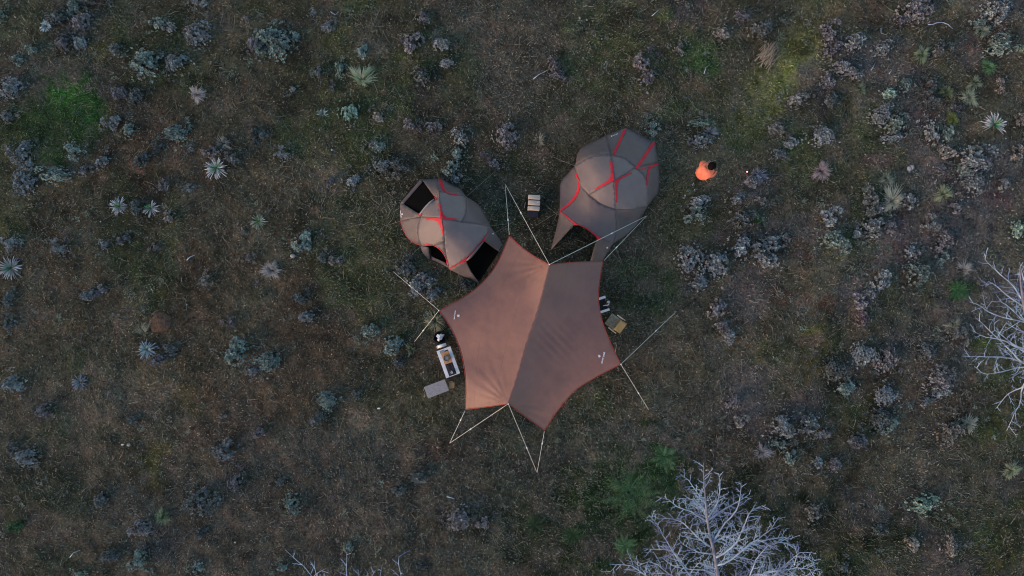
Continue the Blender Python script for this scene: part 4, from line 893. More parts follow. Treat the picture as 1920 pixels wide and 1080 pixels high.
SHR = """108 38 20 22 d|150 40 20 24 p|138 12 18 20 t|172 4 30 14 d|118 80 18 20 p|146 80 14 20 b|62 92 13 12 t|215 88 16 16 d|266 118 34 28 t|332 118 24 20 b|296 45 16 13 t|318 52 14 11 b|372 62 24 22 b|370 5 16 12 b|474 78 14 22 p|18 160 24 24 b|10 213 16 14 b|219 175 18 20 p|258 175 20 18 d|214 225 18 18 b|242 247 16 14 t|330 252 28 22 t|32 110 12 10 t|2 25 8 12 T|463 38 9 9 g|477 250 10 18 d
40 288 22 26 b|48 334 20 30 b|100 327 30 16 t|140 285 18 17 t|155 318 15 12 p|195 300 18 13 b|272 297 20 22 d|300 277 14 13 d|353 281 10 9 b|402 284 22 16 p|437 302 16 20 d|305 352 11 15 p|352 350 10 9 b|319 408 12 13 g|252 391 15 18 d|15 455 17 17 b|108 463 17 17 b|193 463 12 12 b|225 448 14 14 p|287 467 9 9 p|454 431 7 8 g|465 482 10 10 g|376 528 14 14 g
162 552 20 15 b|192 545 15 11 p|318 655 18 15 d|300 672 20 14 p|428 608 11 14 p|445 665 30 32 t|499 676 30 26 t|470 693 14 12 b|24 720 19 24 b|78 770 18 18 p|242 783 15 12 d|12 560 12 20 d|12 605 12 18 d|415 783 9 6 g|45 858 25 20 b|22 838 14 12 d|423 842 24 20 b|440 904 16 24 p|382 940 32 28 d|188 932 16 20 d|265 987 28 22 p|260 1050 20 24 t|206 1042 20 18 d|370 1066 12 13 t|155 1078 16 8 T|30 985 16 13 G|374 1000 14 12 d
512 74 34 34 t|486 88 18 18 t|552 72 13 13 t|608 48 14 14 b|584 24 10 9 b|674 96 14 14 t|637 124 9 14 T|598 138 8 12 b|790 37 14 13 p|773 88 22 22 p|828 85 20 17 b|840 114 20 12 b|790 138 20 17 d|619 165 8 10 p|651 212 18 23 T|707 215 14 15 g|770 234 14 12 p|808 236 20 14 p|862 254 18 18 b|948 253 22 28 p|700 267 12 9 b|545 166 8 8 b|489 247 11 14 d
528 286 16 14 b|706 276 16 16 t|717 310 20 18 b|748 318 24 18 d|855 284 14 16 t|848 312 20 20 t|850 334 14 12 b|911 290 12 8 p|930 303 14 11 p|614 342 12 11 p|657 337 16 16 b|568 446 21 23 t|624 486 14 14 g|600 485 11 10 d|757 500 24 28 d|785 532 26 24 b|812 552 18 18 b|561 556 14 16 d|580 592 20 16 b|697 622 22 19 t|735 643 26 22 t|611 753 23 23 t|590 786 18 16 d|486 808 14 11 p|750 682 13 18 d|672 740 12 12 d|868 536 16 14 d
520 902 12 11 d|547 949 20 18 t|862 971 24 22 p|780 893 24 15 d|748 926 14 13 d|658 1028 11 14 t|908 986 14 14 p|788 1062 12 10 d|524 1066 14 11 t|1038 118 14 16 p|1046 142 20 14 p|1206 122 20 20 p|1211 150 18 16 p|1350 60 19 14 g|1270 93 12 12 g|1386 28 17 13 p|1428 55 20 22 d|1223 238 14 14 t|1312 234 20 10 T|1320 265 22 20 b
1718 18 28 24 p|1690 36 16 14 p|1560 62 22 20 p|1600 78 18 20 b|1568 92 22 18 p|1580 125 26 18 p|1548 150 17 20 p|1604 136 14 15 b|1557 186 14 20 d|1660 90 18 15 b|1762 97 18 20 d|1868 22 26 24 b|1838 38 14 15 t|1880 88 30 22 t|1912 88 12 12 T|1489 184 23 16 g|1672 174 16 15 T|1698 160 14 17 t|1656 215 24 22 b|1684 232 18 22 t|1676 260 20 13 b|1748 155 15 15 d|1742 186 18 15 d|1745 242 17 24 b|1796 205 10 11 p|1774 256 16 18 t|1463 240 20 18 g|1488 266 16 14 b|1540 256 26 20 b|1880 155 12 15 g|1914 230 12 13 g
1458 288 15 15 b|1830 298 30 26 b|1822 344 28 24 b|1808 322 16 14 t|1780 284 16 15 g|1636 368 16 22 d|1645 395 20 18 d|1642 424 24 22 b|1611 435 12 13 b|1666 424 13 14 p|1709 374 14 14 b|1560 412 22 20 b|1565 456 28 24 t|1476 448 13 12 g|1748 419 16 18 b|1770 452 20 22 p|1776 483 14 14 t|1710 470 14 14 b|1718 517 26 24 t|1652 518 20 21 b|1800 386 17 12 p|1908 425 15 20 T|1890 345 14 14 b|1763 322 13 11 p|1911 288 11 16 g|1447 462 24 18 b|1446 490 22 20 b
1307 374 20 16 b|1302 403 21 18 t|1379 372 16 15 b|1397 412 22 22 d|1428 378 11 11 g|1384 464 20 22 b|1424 462 22 20 b|1298 488 24 26 b|1343 494 22 26 b|1311 536 22 18 b|1410 338 20 18 p|1350 575 19 24 p|1358 606 14 14 p|1371 629 18 16 b|1374 754 16 17 p|1391 794 16 14 g|1462 800 25 24 b|1512 798 28 22 b|1545 812 14 14 p
1618 568 22 20 p|1613 592 17 15 k|1620 670 22 28 b|1659 672 20 30 p|1568 700 22 28 d|1586 726 20 18 t|1665 744 24 22 b|1652 790 26 24 d|1672 800 20 18 t|1735 660 16 16 b|1760 708 28 26 p|1768 735 20 16 b|1736 748 14 12 b|1780 804 24 24 g|1800 626 18 22 d|1605 826 22 18 p|1532 872 14 14 b|1568 876 16 16 p|1480 858 12 14 t|1464 836 14 12 t|1526 966 20 18 g|1738 945 26 18 T|1780 1026 12 20 g|1718 1020 16 14 g|1585 1060 14 12 d|1648 992 14 12 d"""
LAND = [("the smaller tent", 835, 430), ("the larger tent", 1145, 350), ("the star canopy", 990, 640), ("the person in orange", 1325, 320),
 ("the big white yucca", 1867, 232), ("the large yucca", 402, 313), ("the yucca pair at left", 245, 388), ("the left edge yucca", 15, 500),
 ("the lone blue yucca", 272, 657), ("the tan soil mound", 300, 605), ("the bright green patch", 125, 190), ("the tiny top left yucca", 82, 47),
 ("the greenish top tussock", 678, 145), ("the silvery upper left tussock", 370, 178), ("the round grey spiky tussock", 508, 505),
 ("the bottom right dead tree", 1345, 1000), ("the right edge dead tree", 1890, 640), ("the bottom left dead branches", 680, 1070), ("the pale lilac stone", 1707, 314),
 ("the windswept tussock", 1673, 378), ("the pinkish spiky tussock", 1540, 320), ("the dark fern bush", 1178, 925), ("the pale round tussock", 1815, 185),
 ("the right edge pale tussock", 1895, 880), ("the leafy green ball shrub", 1422, 412), ("the bottom left corner", 0, 1080), ("the top right corner", 1920, 0), ("the top left corner", 0, 0),
 ("the long bent stick", 1765, 48), ("the feathery tussock", 1815, 795), ("the grey low table", 818, 728), ("the beige brush heap", 1438, 100), ("the top edge centre", 960, 0),
 ("the olive yellow moss patch", 1530, 640), ("the lower left rope peg", 843, 831)]
DIRS = ["right of", "above right of", "above", "above left of", "left of", "below left of", "below", "below right of"]
ORD = ["nearest", "second nearest", "third nearest", "fourth nearest", "fifth nearest", "sixth nearest", "seventh nearest", "eighth nearest", "ninth nearest"]
CN = {'t': 'sage green', 'b': 'blue grey', 'p': 'dusky purple', 'g': 'pale grey', 'd': 'dark grey', 'T': 'pale teal', 'G': 'fresh green', 'k': 'pinkish grey'}
shr = []
for tok in SHR.replace('\n', '|').split('|'):
    a = tok.split(); shr.append([float(v) for v in a[:4]]+[a[4]])
def place_labels(items):
    """items: (px,py,sizeword+colour, noun). one label for each"""
    keyed = {}
    for i, (px, py, look, noun) in enumerate(items):
        best = min(LAND, key=lambda L_: math.hypot(px-L_[1], py-L_[2])); ang = math.degrees(math.atan2(best[2]-py, px-best[1])) % 360
        dr = DIRS[int(((ang+22.5) % 360)//45)]; keyed.setdefault((best[0], dr, look, noun), []).append((math.hypot(px-best[1], py-best[2]), i))
    out = [None]*len(items)
    for (ln, dr, look, noun), l_ in keyed.items():
        l_.sort()
        for r, (d, i) in enumerate(l_):
            out[i] = f"{look} {noun} {dr} {ln}" if len(l_) == 1 else f"{look} {noun} {dr} {ln}, {ORD[r]} one"
    return out
def szw(r): return 'small' if r < 14 else ('mid sized' if r < 22 else 'broad')
labs = place_labels([(s[0], s[1], szw((s[2]+s[3])/2)+' '+CN[s[4]], 'shrub') for s in shr])
rs = random.Random(11)
for s, lab in zip(shr, labs):
    px, py, rx, ry, k = s; rm = (rx+ry)/2/PPM
    cls = 's' if rm < .33 else ('m' if rm < .50 else 'l'); fm, sm_ = rs.choice(VAR[cls]); nom = {'s': .30, 'm': .46, 'l': .64}[cls]
    p = P(px, py, .15); root = empty('shrub', (p.x, p.y, gh(p.x, p.y)-.01)); kx = 1.14 if px > 1200 else 1.06; root.scale = (rx/PPM/nom*kx, ry/PPM/nom*kx, rm/nom*1.1)
    tag(root, lab, 'shrub', 'shrubs scattered over the heath')
    rz = rs.uniform(0, 6.28)
    f = bpy.data.objects.new('foliage', fm); COL.objects.link(f); f.parent = root; f.rotation_euler.z = rz
    if not fm.materials: fm.materials.append(LM['t'])
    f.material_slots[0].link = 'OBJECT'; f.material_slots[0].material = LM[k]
    if not sm_.materials: sm_.materials.append(M['stem'])
    q = bpy.data.objects.new('stems', sm_); COL.objects.link(q); q.parent = root; q.rotation_euler.z = rz

# ------------------------------------------------------------------ tussocks, yuccas, ferns
def tussock(name, px, py, rad, lean, colA, colB, n, label, cat='tussock', seed=0, h=.35, wid=.006, upright=.5):
    g = np.random.default_rng(seed); p = P(px, py, .1); V = []; Q = []; T_ = []; Cc = []
    for i in range(n):
        a = g.uniform(0, 2*np.pi); a += .5*math.sin(3*a+seed); Ln = rad/PPM*g.uniform(.3, 1.0)*(1+.22*math.sin(2*a+seed*1.7)); el = g.uniform(.15, 1.5)*upright+.1
        d = np.array([math.cos(a)*math.cos(el)+lean[0], math.sin(a)*math.cos(el)+lean[1], 0]); hh = h*math.sin(el)
        b0 = np.array([math.cos(a), math.sin(a), 0])*g.uniform(0, .13); w_ = np.array([-d[1], d[0], 0])/(np.linalg.norm(d)+1e-6)*wid*g.uniform(.7, 1.4)
        bend = np.array([g.normal(0, .05), g.normal(0, .05), 0])*Ln*2
        p1 = b0+d*Ln*.4+[0, 0, hh*.8]; p2 = b0+d*Ln*.75+bend*.5+[0, 0, hh]; p3 = b0+d*Ln+bend+[0, 0, hh*.75]
        k = len(V); V += [b0-w_+[0, 0, -.02], b0+w_+[0, 0, -.02], p1-w_, p1+w_, p2-w_*.8, p2+w_*.8, p3]
        Q += [(k, k+1, k+3, k+2), (k+2, k+3, k+5, k+4)]; T_ += [(k+4, k+5, k+6)]
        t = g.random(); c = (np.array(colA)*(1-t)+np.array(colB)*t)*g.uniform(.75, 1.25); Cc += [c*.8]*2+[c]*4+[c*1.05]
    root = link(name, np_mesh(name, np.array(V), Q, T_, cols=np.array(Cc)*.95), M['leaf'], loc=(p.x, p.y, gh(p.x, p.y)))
    return tag(root, label, cat, 'grass tussocks on the heath')
TUS = [(678, 150, 26, (.15, .45), (.22, .34, .17), (.50, .55, .42), 260, 'greenish white arching grass tussock near the top edge', 1),
 (369, 178, 17, (.25, .05), (.42, .40, .38), (.55, .53, .52), 190, 'silvery grey tussock swept to the right, upper left area', 2),
 (1672, 378, 28, (-.0, .3), (.36, .38, .26), (.60, .58, .46), 300, 'windswept pale cream tussock among dark shrubs at upper right', 3),
 (1770, 365, 19, (-.05, .2), (.26, .33, .18), (.42, .46, .30), 220, 'yellow green tussock right of the windswept cream tussock', 4),
 (1662, 336, 13, (.05, .0), (.24, .30, .22), (.33, .38, .28), 170, 'small grey green tussock above the windswept cream tussock', 5),
 (1818, 182, 19, (.1, .0), (.27, .34, .22), (.42, .48, .36), 240, 'pale green round tussock left of the big white yucca', 6),
 (1728, 103, 17, (-.05, 0), (.22, .30, .17), (.33, .40, .25), 220, 'grey green tussock below the long bent stick', 7),
 (1842, 58, 15, (0, 0), (.22, .28, .20), (.33, .38, .30), 190, 'soft grey green tussock near the top right corner', 8),
 (1855, 125, 15, (0, 0), (.10, .24, .10), (.18, .34, .17), 200, 'fresh green tussock above the big white yucca', 9),
 (1784, 225, 13, (0, 0), (.17, .22, .06), (.25, .30, .10), 170, 'olive yellow tussock left of the big white yucca', 10),
 (1828, 155, 14, (0, 0), (.20, .27, .18), (.28, .34, .24), 150, 'loose grey green tussock between the fresh green and pale green tussocks', 30),
 (1776, 172, 13, (0, 0), (.17, .22, .10), (.26, .30, .16), 150, 'dull olive tussock left of the pale green round tussock', 31),
 (1541, 321, 21, (.05, 0), (.38, .30, .31), (.48, .40, .38), 230, 'pinkish grey spiky round tussock right of the person', 11),
 (508, 507, 21, (0, .05), (.34, .33, .31), (.46, .45, .42), 260, 'round grey spiky tussock left of the smaller tent', 12),
 (816, 602, 22, (.05, -.15), (.24, .26, .15), (.45, .42, .28), 230, 'straw green tussock beside the left corner of the canopy', 13),
 (1815, 795, 18, (.25, .1), (.33, .36, .28), (.50, .50, .42), 190, 'feathery pale tussock in the lower right area', 14),
 (1895, 882, 19, (.1, .05), (.27, .34, .20), (.42, .46, .30), 230, 'pale green tussock at the right edge near the bottom', 15),
 (1428, 848, 18, (.25, .1), (.26, .27, .30), (.38, .38, .40), 150, 'wispy blue grey tussock above the bottom right dead tree', 16),
 (306, 970, 14, (.0, .15), (.17, .25, .13), (.26, .34, .2), 170, 'dull green tussock in the lower left area', 17),
 (1612, 168, 11, (0, 0), (.16, .22, .15), (.25, .3, .2), 120, 'faint green tussock among the purple shrubs at upper right', 18),
 (1785, 612, 16, (.1, .1), (.28, .30, .22), (.42, .42, .33), 150, 'straw coloured tussock left of the right edge dead tree', 19),
 (1808, 505, 15, (.1, .35), (.30, .33, .33), (.45, .46, .46), 120, 'upright grey tussock above the right edge dead tree', 20),
 (770, 655, 9, (0, 0), (.2, .25, .14), (.3, .33, .2), 80, 'tiny green grey tuft left of the kitchen table', 21),
 (1330, 250, 17, (.1, -.1), (.20, .22, .24), (.30, .32, .33), 150, 'blue grey tussock just above the person', 22),
 (1420, 328, 17, (.3, .0), (.22, .22, .28), (.34, .34, .38), 140, 'lilac grey tussock right of the red marker lamp', 23),
 (418, 270, 13, (.15, .1), (.26, .28, .25), (.38, .38, .34), 110, 'sparse grey tussock above the large green hearted yucca', 24),
 (1010, 265, 13, (.3, .3), (.28, .27, .2), (.42, .4, .3), 50, 'sparse straw tussock left of the larger tent', 25),
 (268, 625, 17, (.0, .6), (.20, .24, .18), (.3, .32, .24), 34, 'tall thin green stalks above the lone blue yucca', 26)]
for (px, py, r, ln, ca, cb, n_, lb_, sd) in TUS: tussock('grass_tussock', px, py, r, ln, ca, cb, int(n_*2.0), lb_, seed=sd)

def yucca(px, py, rad, inner, outer, n, label, seed, gap=None):
    g = np.random.default_rng(seed); p = P(px, py, .2); root = empty('yucca', (p.x, p.y, gh(p.x, p.y)))
    tag(root, label, 'yucca', 'yuccas on the heath'); R0 = rad/PPM
    def blade_set(n, r0, r1, ca, cb, el0, el1, wid, gp):
        V = []; Q = []; T_ = []; Cc = []
        for i in range(n):
            a = 2*np.pi*i/n+g.normal(0, .13)
            if gp and gp[0] < (math.degrees(a) % 360) < gp[1]: continue
            el = g.uniform(el0, el1); Ln = R0*g.uniform(r0, r1); d = np.array([math.cos(a)*math.cos(el), math.sin(a)*math.cos(el), math.sin(el)])
            s = np.array([-math.sin(a), math.cos(a), 0])*wid*g.uniform(.8, 1.3); up = np.array([0, 0, .012]); b0 = np.array([0, 0, .03])+d*.03
            p1 = b0+d*Ln*.45; p2 = b0+d*Ln*.85-[0, 0, Ln*.03]; p3 = b0+d*Ln-[0, 0, Ln*.10+g.uniform(0, .04)]
            k = len(V); V += [b0-s*.6, b0+s*.6, p1-s, p1+s, p1-up, p2-s*.8, p2+s*.8, p2-up, p3]
            Q += [(k, k+4, k+2, k), ]; Q.pop()
            Q += [(k, k+1, k+4, k+2), (k+2, k+4, k+7, k+5), (k+4, k+3, k+6, k+7)]; T_ += [(k+1, k+3, k+4), (k+5, k+7, k+8), (k+7, k+6, k+8)]
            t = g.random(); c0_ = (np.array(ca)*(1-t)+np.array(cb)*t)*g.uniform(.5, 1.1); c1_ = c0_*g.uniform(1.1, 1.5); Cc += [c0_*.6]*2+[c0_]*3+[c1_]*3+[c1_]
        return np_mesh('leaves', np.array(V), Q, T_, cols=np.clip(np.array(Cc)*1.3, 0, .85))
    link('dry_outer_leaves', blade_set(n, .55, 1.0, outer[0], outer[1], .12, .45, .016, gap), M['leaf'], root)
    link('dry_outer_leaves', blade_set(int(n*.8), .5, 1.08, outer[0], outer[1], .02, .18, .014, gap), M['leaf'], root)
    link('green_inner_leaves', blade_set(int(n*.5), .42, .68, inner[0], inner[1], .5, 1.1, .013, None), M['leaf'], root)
    mb = MB(); mb.lathe([(.07, -.03), (.075, .03), (.045, .07), (.0, .075)], (0, 0, 0), 9); mb.build('crown_base', M['stem'], root)
gi = ((.06, .22, .09), (.14, .36, .16)); wo = ((.48, .48, .47), (.66, .64, .60)); bo = ((.22, .26, .27), (.38, .42, .44))
yucca(402, 314, 24, gi, ((.42, .46, .46), (.66, .66, .62)), 34, 'large yucca with green heart and pale grey leaves, left of the tents', 1)
yucca(218, 386, 19, gi, ((.26, .28, .32), (.50, .50, .54)), 34, 'left yucca of the pair at far left, full pale lilac rosette', 2)
yucca(279, 389, 18, gi, ((.27, .31, .31), (.46, .46, .48)), 22, 'right yucca of the pair at far left, ragged half open rosette', 3, (100, 190))
yucca(13, 502, 25, ((.07, .2, .12), (.14, .3, .2)), bo, 36, 'blue grey yucca cut by the left edge of the picture', 4)
yucca(1867, 233, 26, gi, wo, 42, 'big bleached white yucca near the right edge', 5, (215, 300))
yucca(272, 656, 21, ((.16, .28, .28), (.3, .45, .42)), ((.18, .24, .28), (.34, .42, .48)), 32, 'lone blue yucca below the tan soil mound', 6)
yucca(82, 47, 13, ((.16, .28, .28), (.3, .42, .42)), ((.30, .40, .42), (.5, .58, .6)), 26, 'tiny pale blue yucca near the top left corner', 7)
yucca(145, 718, 17, ((.14, .22, .2), (.24, .34, .3)), ((.14, .17, .20), (.24, .26, .36)), 26, 'dull blue yucca in the lower left area', 8)
yucca(482, 414, 17, ((.08, .22, .05), (.16, .32, .1)), ((.16, .22, .14), (.3, .36, .3)), 20, 'green leafed yucca between the smaller tent and the large yucca', 9)
yucca(603, 212, 12, ((.12, .2, .18), (.2, .3, .26)), ((.2, .28, .28), (.34, .4, .4)), 18, 'small dusky teal yucca left of the pale teal shrub', 10, (200, 330))

def fern(px, py, rad, n, label, seed, cA=(.025, .070, .026), cB=(.085, .190, .085)):
    g = np.random.default_rng(seed); p = P(px, py, .2); root = empty('fern_bush', (p.x, p.y, gh(p.x, p.y))); tag(root, label, 'fern', 'dark green fern bushes'); R0 = rad/PPM
    for i in range(n):
        a = 2*np.pi*i/n+g.normal(0, .12); Ln = R0*g.uniform(.7, 1.05); el = g.uniform(.25, .8); V = []; Q = []; T_ = []; Cc = []
        d = np.array([math.cos(a), math.sin(a)]); s = np.array([-d[1], d[0]]); m = 16; spine = []
        for k in range(m+1):
            t = k/m; spine.append(np.array([d[0]*Ln*t, d[1]*Ln*t, .05+Ln*(math.sin(el)*1.2*t-.75*t*t*math.sin(el))]))
        tint = g.random(); c = np.array(cA)*(1-tint)+np.array(cB)*tint
        for k in range(1, m):
            wl = Ln*.22*math.sin(math.pi*min(1, (k/m)**.7))*g.uniform(.7, 1.1)
            for sg in (-1, 1):
                b0 = spine[k]; dd = np.array([*(s*sg*.8+d*.65), .05]); e = b0+dd*wl+[0, 0, -wl*.15]; w_ = np.array([d[0], d[1], 0])*.014
                kk = len(V); V += [b0-w_, b0+w_, b0+(e-b0)*.6+w_, e, b0+(e-b0)*.6-w_]; Q.append((kk, kk+1, kk+2, kk+4)); T_.append((kk+4, kk+2, kk+3))
                cc = c*g.uniform(.55, 1.4); Cc += [cc]*5
        link('frond', np_mesh('frond', np.array(V), Q, T_, cols=np.array(Cc)), M['leaf'], root)
fern(1180, 925, 56, 20, 'large dark green fern bush left of the bottom right dead tree', 1)
fern(1247, 858, 32, 13, 'dark green fern bush above and right of the large fern bush', 2)
fern(1172, 1025, 32, 13, 'dim green fern bush at the left foot of the bottom right dead tree', 3)
fern(1002, 985, 28, 12, 'very dark fern bush below the lower canopy rope peg', 4, (.012, .028, .012), (.028, .06, .024))
fern(1074, 1003, 28, 12, 'dark fern bush between the very dark one and the large one', 5, (.016, .04, .014), (.04, .09, .03))
fern(1800, 545, 26, 13, 'bright green fern bush just above the right edge dead tree', 6, (.03, .09, .03), (.06, .16, .05))
fm, sm_ = rosette_mesh('foliage', .40, .34, 420, .045, 6, 777, 1, 0)
p = P(1422, 410, .15); root = tag(empty('ball_shrub', (p.x, p.y, gh(p.x, p.y))), 'smooth leafy green ball shrub among blue grey shrubs right of the larger tent', 'shrub')
fm.materials.append(LM['G']); link('foliage', fm, None, root); sm_.materials.append(M['stem']); link('stems', sm_, None, root)
# soil mound, stones, sticks
def lump(name, px, py, rx, ry, hz, m, label, cat, seed, sub=3):
    import bmesh
    bm = bmesh.new(); bmesh.ops.create_icosphere(bm, subdivisions=sub, radius=1)
    for v in bm.verts:
        n_ = vnoise(np.array([v.co.x*1.7+seed]), np.array([v.co.y*1.7+v.co.z]), 1, seed)[0]; n2 = vnoise(np.array([v.co.x*6+seed]), np.array([v.co.y*6+v.co.z*3]), 1, seed+4)[0]
        k = .8+.35*n_+.12*n2; v.co = Vector((v.co.x*rx/PPM*k, v.co.y*ry/PPM*k, v.co.z*hz*k))
    me = bpy.data.meshes.new(name); bm.to_mesh(me); bm.free(); me.polygons.foreach_set('use_smooth', np.ones(len(me.polygons), bool))
    p = P(px, py, 0); return tag(link(name, me, m, loc=(p.x, p.y, gh(p.x, p.y))), label, cat)
lump('soil_mound', 301, 605, 21, 19, .16, M['soil'], 'tan rounded soil mound above the lone blue yucca', 'mound', 5, 4)
lump('stone', 549, 480, 5, 4, .07, M['stone'], 'pale egg shaped stone above the round grey spiky tussock', 'stone', 6)
lump('stone', 1706, 316, 4.5, 5.5, .08, M['stone'], 'pale lilac stone left half, above the windswept tussock', 'stone', 7)
lump('stone', 1711, 313, 4, 5, .07, M['stone'], 'pale lilac stone right half, above the windswept tussock', 'stone', 8)
lump('stone', 241, 834, 3.5, 3, .05, M['stone'], 'small lilac stone in the lower left area', 'stone', 9)
lump('stone', 229, 834, 3, 1.5, .03, M['white'], 'thin white chip beside the small lilac stone, lower left', 'stone', 10)
lump('stone', 710, 766, 3, 1.6, .03, M['white'], 'bright white chip left of and below the grey low table', 'stone', 11)
def stick(pts, r, label, m=None):
    p0 = P(*pts[0], 0); mb = MB(); mb.tube([P(x, y, gh(*P(x, y)[:2])+.05)-p0 for x, y in pts], [r*(1-.5*i/len(pts)) for i in range(len(pts))], 6)
    o = mb.build('fallen_stick', m or M['bark'], None, True); o.location = p0; tag(o, label, 'stick', 'fallen sticks')
stick([(1740, 46), (1748, 46), (1758, 42), (1768, 42), (1778, 46), (1786, 54)], .024, 'long bent pale stick near the top right corner')
stick([(1652, 53), (1652, 62), (1662, 65)], .018, 'short hooked pale stick left of the long bent stick')
stick([(1633, 132), (1638, 124), (1642, 116)], .016, 'thin straight twig below the hooked stick')
stick([(838, 931), (845, 933), (852, 935)], .026, 'straight white stick below the canopy, left of the long ropes')
stick([(1667, 138), (1672, 132)], .018, 'tiny pale stick above the bright teal shrub')
stick([(350, 488), (356, 482), (366, 478)], .02, 'short pale twig left of the round grey spiky tussock')
stick([(131, 1045), (138, 1036), (150, 1032)], .018, 'curved pale twig in the bottom left area')

stick([(620, 22), (628, 28), (635, 22)], .018, 'small curved bone white twig near the top edge')
stick([(1000, 148), (1010, 140), (1022, 134), (1032, 128)], .018, 'pale forked twig across the dusky shrub near the top edge')
stick([(1222, 30), (1236, 18)], .018, 'thin pale twig on the top edge green patch')
stick([(1320, 138), (1324, 126), (1330, 122)], .018, 'pale crooked twig on the green patch above the person')
# heap of dry brush (beige) at the top
g = np.random.default_rng(5); mb = MB()
for i in range(70):
    a = g.normal(R(55), .28); c_ = P(1437+g.normal(0, 7), 103+g.normal(0, 9), 0); Ln = g.uniform(.25, .75); d = Vector((math.cos(a), math.sin(a), 0))*Ln/2; z = g.uniform(.03, .2)
    b0 = P(1437, 103, 0); mb.tube([c_-d+Vector((0, 0, z*.4))-b0, c_+Vector((g.normal(0, .03), g.normal(0, .03), z))-b0, c_+d+Vector((0, 0, z))-b0], [.013, .011, .005], 4)
o = mb.build('brush_heap', mat('straw', (.42, .36, .27), .85, .1, noise=(5, (.28, .24, .19), .4, .65)), None); o.location = P(1437, 103, 0); tag(o, 'heap of dry beige brushwood lying by the olive track near the top', 'brushwood')

# ------------------------------------------------------------------ dead trees
def dead_tree(name, label, trunk, limbs, base, seed, dens=1.0, rad0=.11):
    """trunk/limbs: lists of (px,py,z); each limb's side shoots carry twigs in turn"""
    g = np.random.default_rng(seed); root = empty(name, base); tag(root, label, 'dead tree', 'dead bleached trees')
    b = Vector(base); sec = MB(); tw = MB()
    def smooth_path(pts, step=12):
        return [P(*q) for q in crom(pts, step)]
    def shoot(p, d, Ln, k, curl):
        pts = [p.copy()]; d = d.normalized(); ax = Vector(g.normal(0, 1, 3)).normalized()
        for i in range(k):
            d = (d + ax*curl*g.uniform(.4, 1.2)/k + Vector((g.normal(0, .05), g.normal(0, .05), g.normal(0, .05)+.03))).normalized()
            p = p+d*Ln/k; pts.append(p)
        return pts
    def dress(path, r0, l0, spacing, lvl):
        # total arc length walk
        L_ = [0]
        for i in range(1, len(path)): L_.append(L_[-1]+(path[i]-path[i-1]).length)
        tot = L_[-1]; s = spacing*g.uniform(.5, 1); side = 1
        while s < tot:
            i = max(1, next((q for q in range(len(L_)) if L_[q] >= s), len(L_)-1)); t = (s-L_[i-1])/(L_[i]-L_[i-1]+1e-9); p = path[i-1].lerp(path[i], t); d = (path[i]-path[i-1]).normalized()
            nrm = Vector((-d.y, d.x, 0)); nrm = nrm.normalized() if nrm.length > 1e-3 else Vector((1, 0, 0))
            lat_ = (nrm*side*g.uniform(.5, 1)+Vector((0, 0, g.uniform(-.55, .65)))).normalized()
            dd = d*g.uniform(.45, .95)+lat_*g.uniform(.6, 1.0); f = s/tot; Ln = l0*(1.0-.62*f)*g.uniform(.5, 1.15)
            if lvl == 1:
                pt = shoot(p, dd, Ln, 6, .5); sec.tube([q-b for q in pt], [.015, .013, .011, .010, .009, .007, .005], 4, cap=False); dress(pt, .012, Ln*.42, .115/dens, 2)
            elif lvl == 2:
                pt = shoot(p, dd, Ln, 4, .7); tw.tube([q-b for q in pt], [.0082, .0075, .0065, .0055, .004], 3, cap=False)
                if Ln > .14: dress(pt, .008, Ln*.5, .10/dens, 3)
            else:
                pt = shoot(p, dd, Ln, 2, .6); tw.tube([q-b for q in pt], [.0065, .0055, .0035], 3, cap=False)
            side = -side if g.random() < .75 else side; s += spacing*g.uniform(.6, 1.4)
    tp = smooth_path(trunk); mb = MB(); n_ = len(tp); mb.tube([q-b for q in tp], [rad0*(1-i/(n_-1))**.85+.012 for i in range(n_)], 9); mb.build('trunk', M['trunk'], root, True)
    dress(tp[int(n_*.45):], .05, 1.0, .22/dens, 1)
    for lm in limbs:
        lp_ = smooth_path(lm); tot = sum((lp_[i+1]-lp_[i]).length for i in range(len(lp_)-1)); r = min(.036, .012+.007*tot); n_ = len(lp_)
        lp_ = [q+Vector((g.normal(0, .009), g.normal(0, .009), g.normal(0, .02))) for q in lp_]
        mb = MB(); mb.tube([q-b for q in lp_], [r*(1-i/(n_-1))+.007 for i in range(n_)], 6); mb.build('limb', M['bark'], root, True)
        dress(lp_, r, min(1.15, .35+.22*tot), .19/dens, 1)
    tag(sec.build('side_branches', M['twig'], root, True), kind='stuff'); tag(tw.build('twigs', M['twig'], root), kind='stuff')
    return root
t = lambda pts, z0, z1: [(1120+x/4, 860+y/4, z0+(z1-z0)*i/(len(pts)-1)) for i, (x, y) in enumerate(pts)]
trunk = [(1400, 1330, -.1), (1375, 1230, 1.2), (1356, 1150, 2.1)] + t([(915, 950), (905, 880), (880, 720), (850, 600), (832, 500), (815, 350), (798, 150), (797, 30)], 2.5, 4.6)
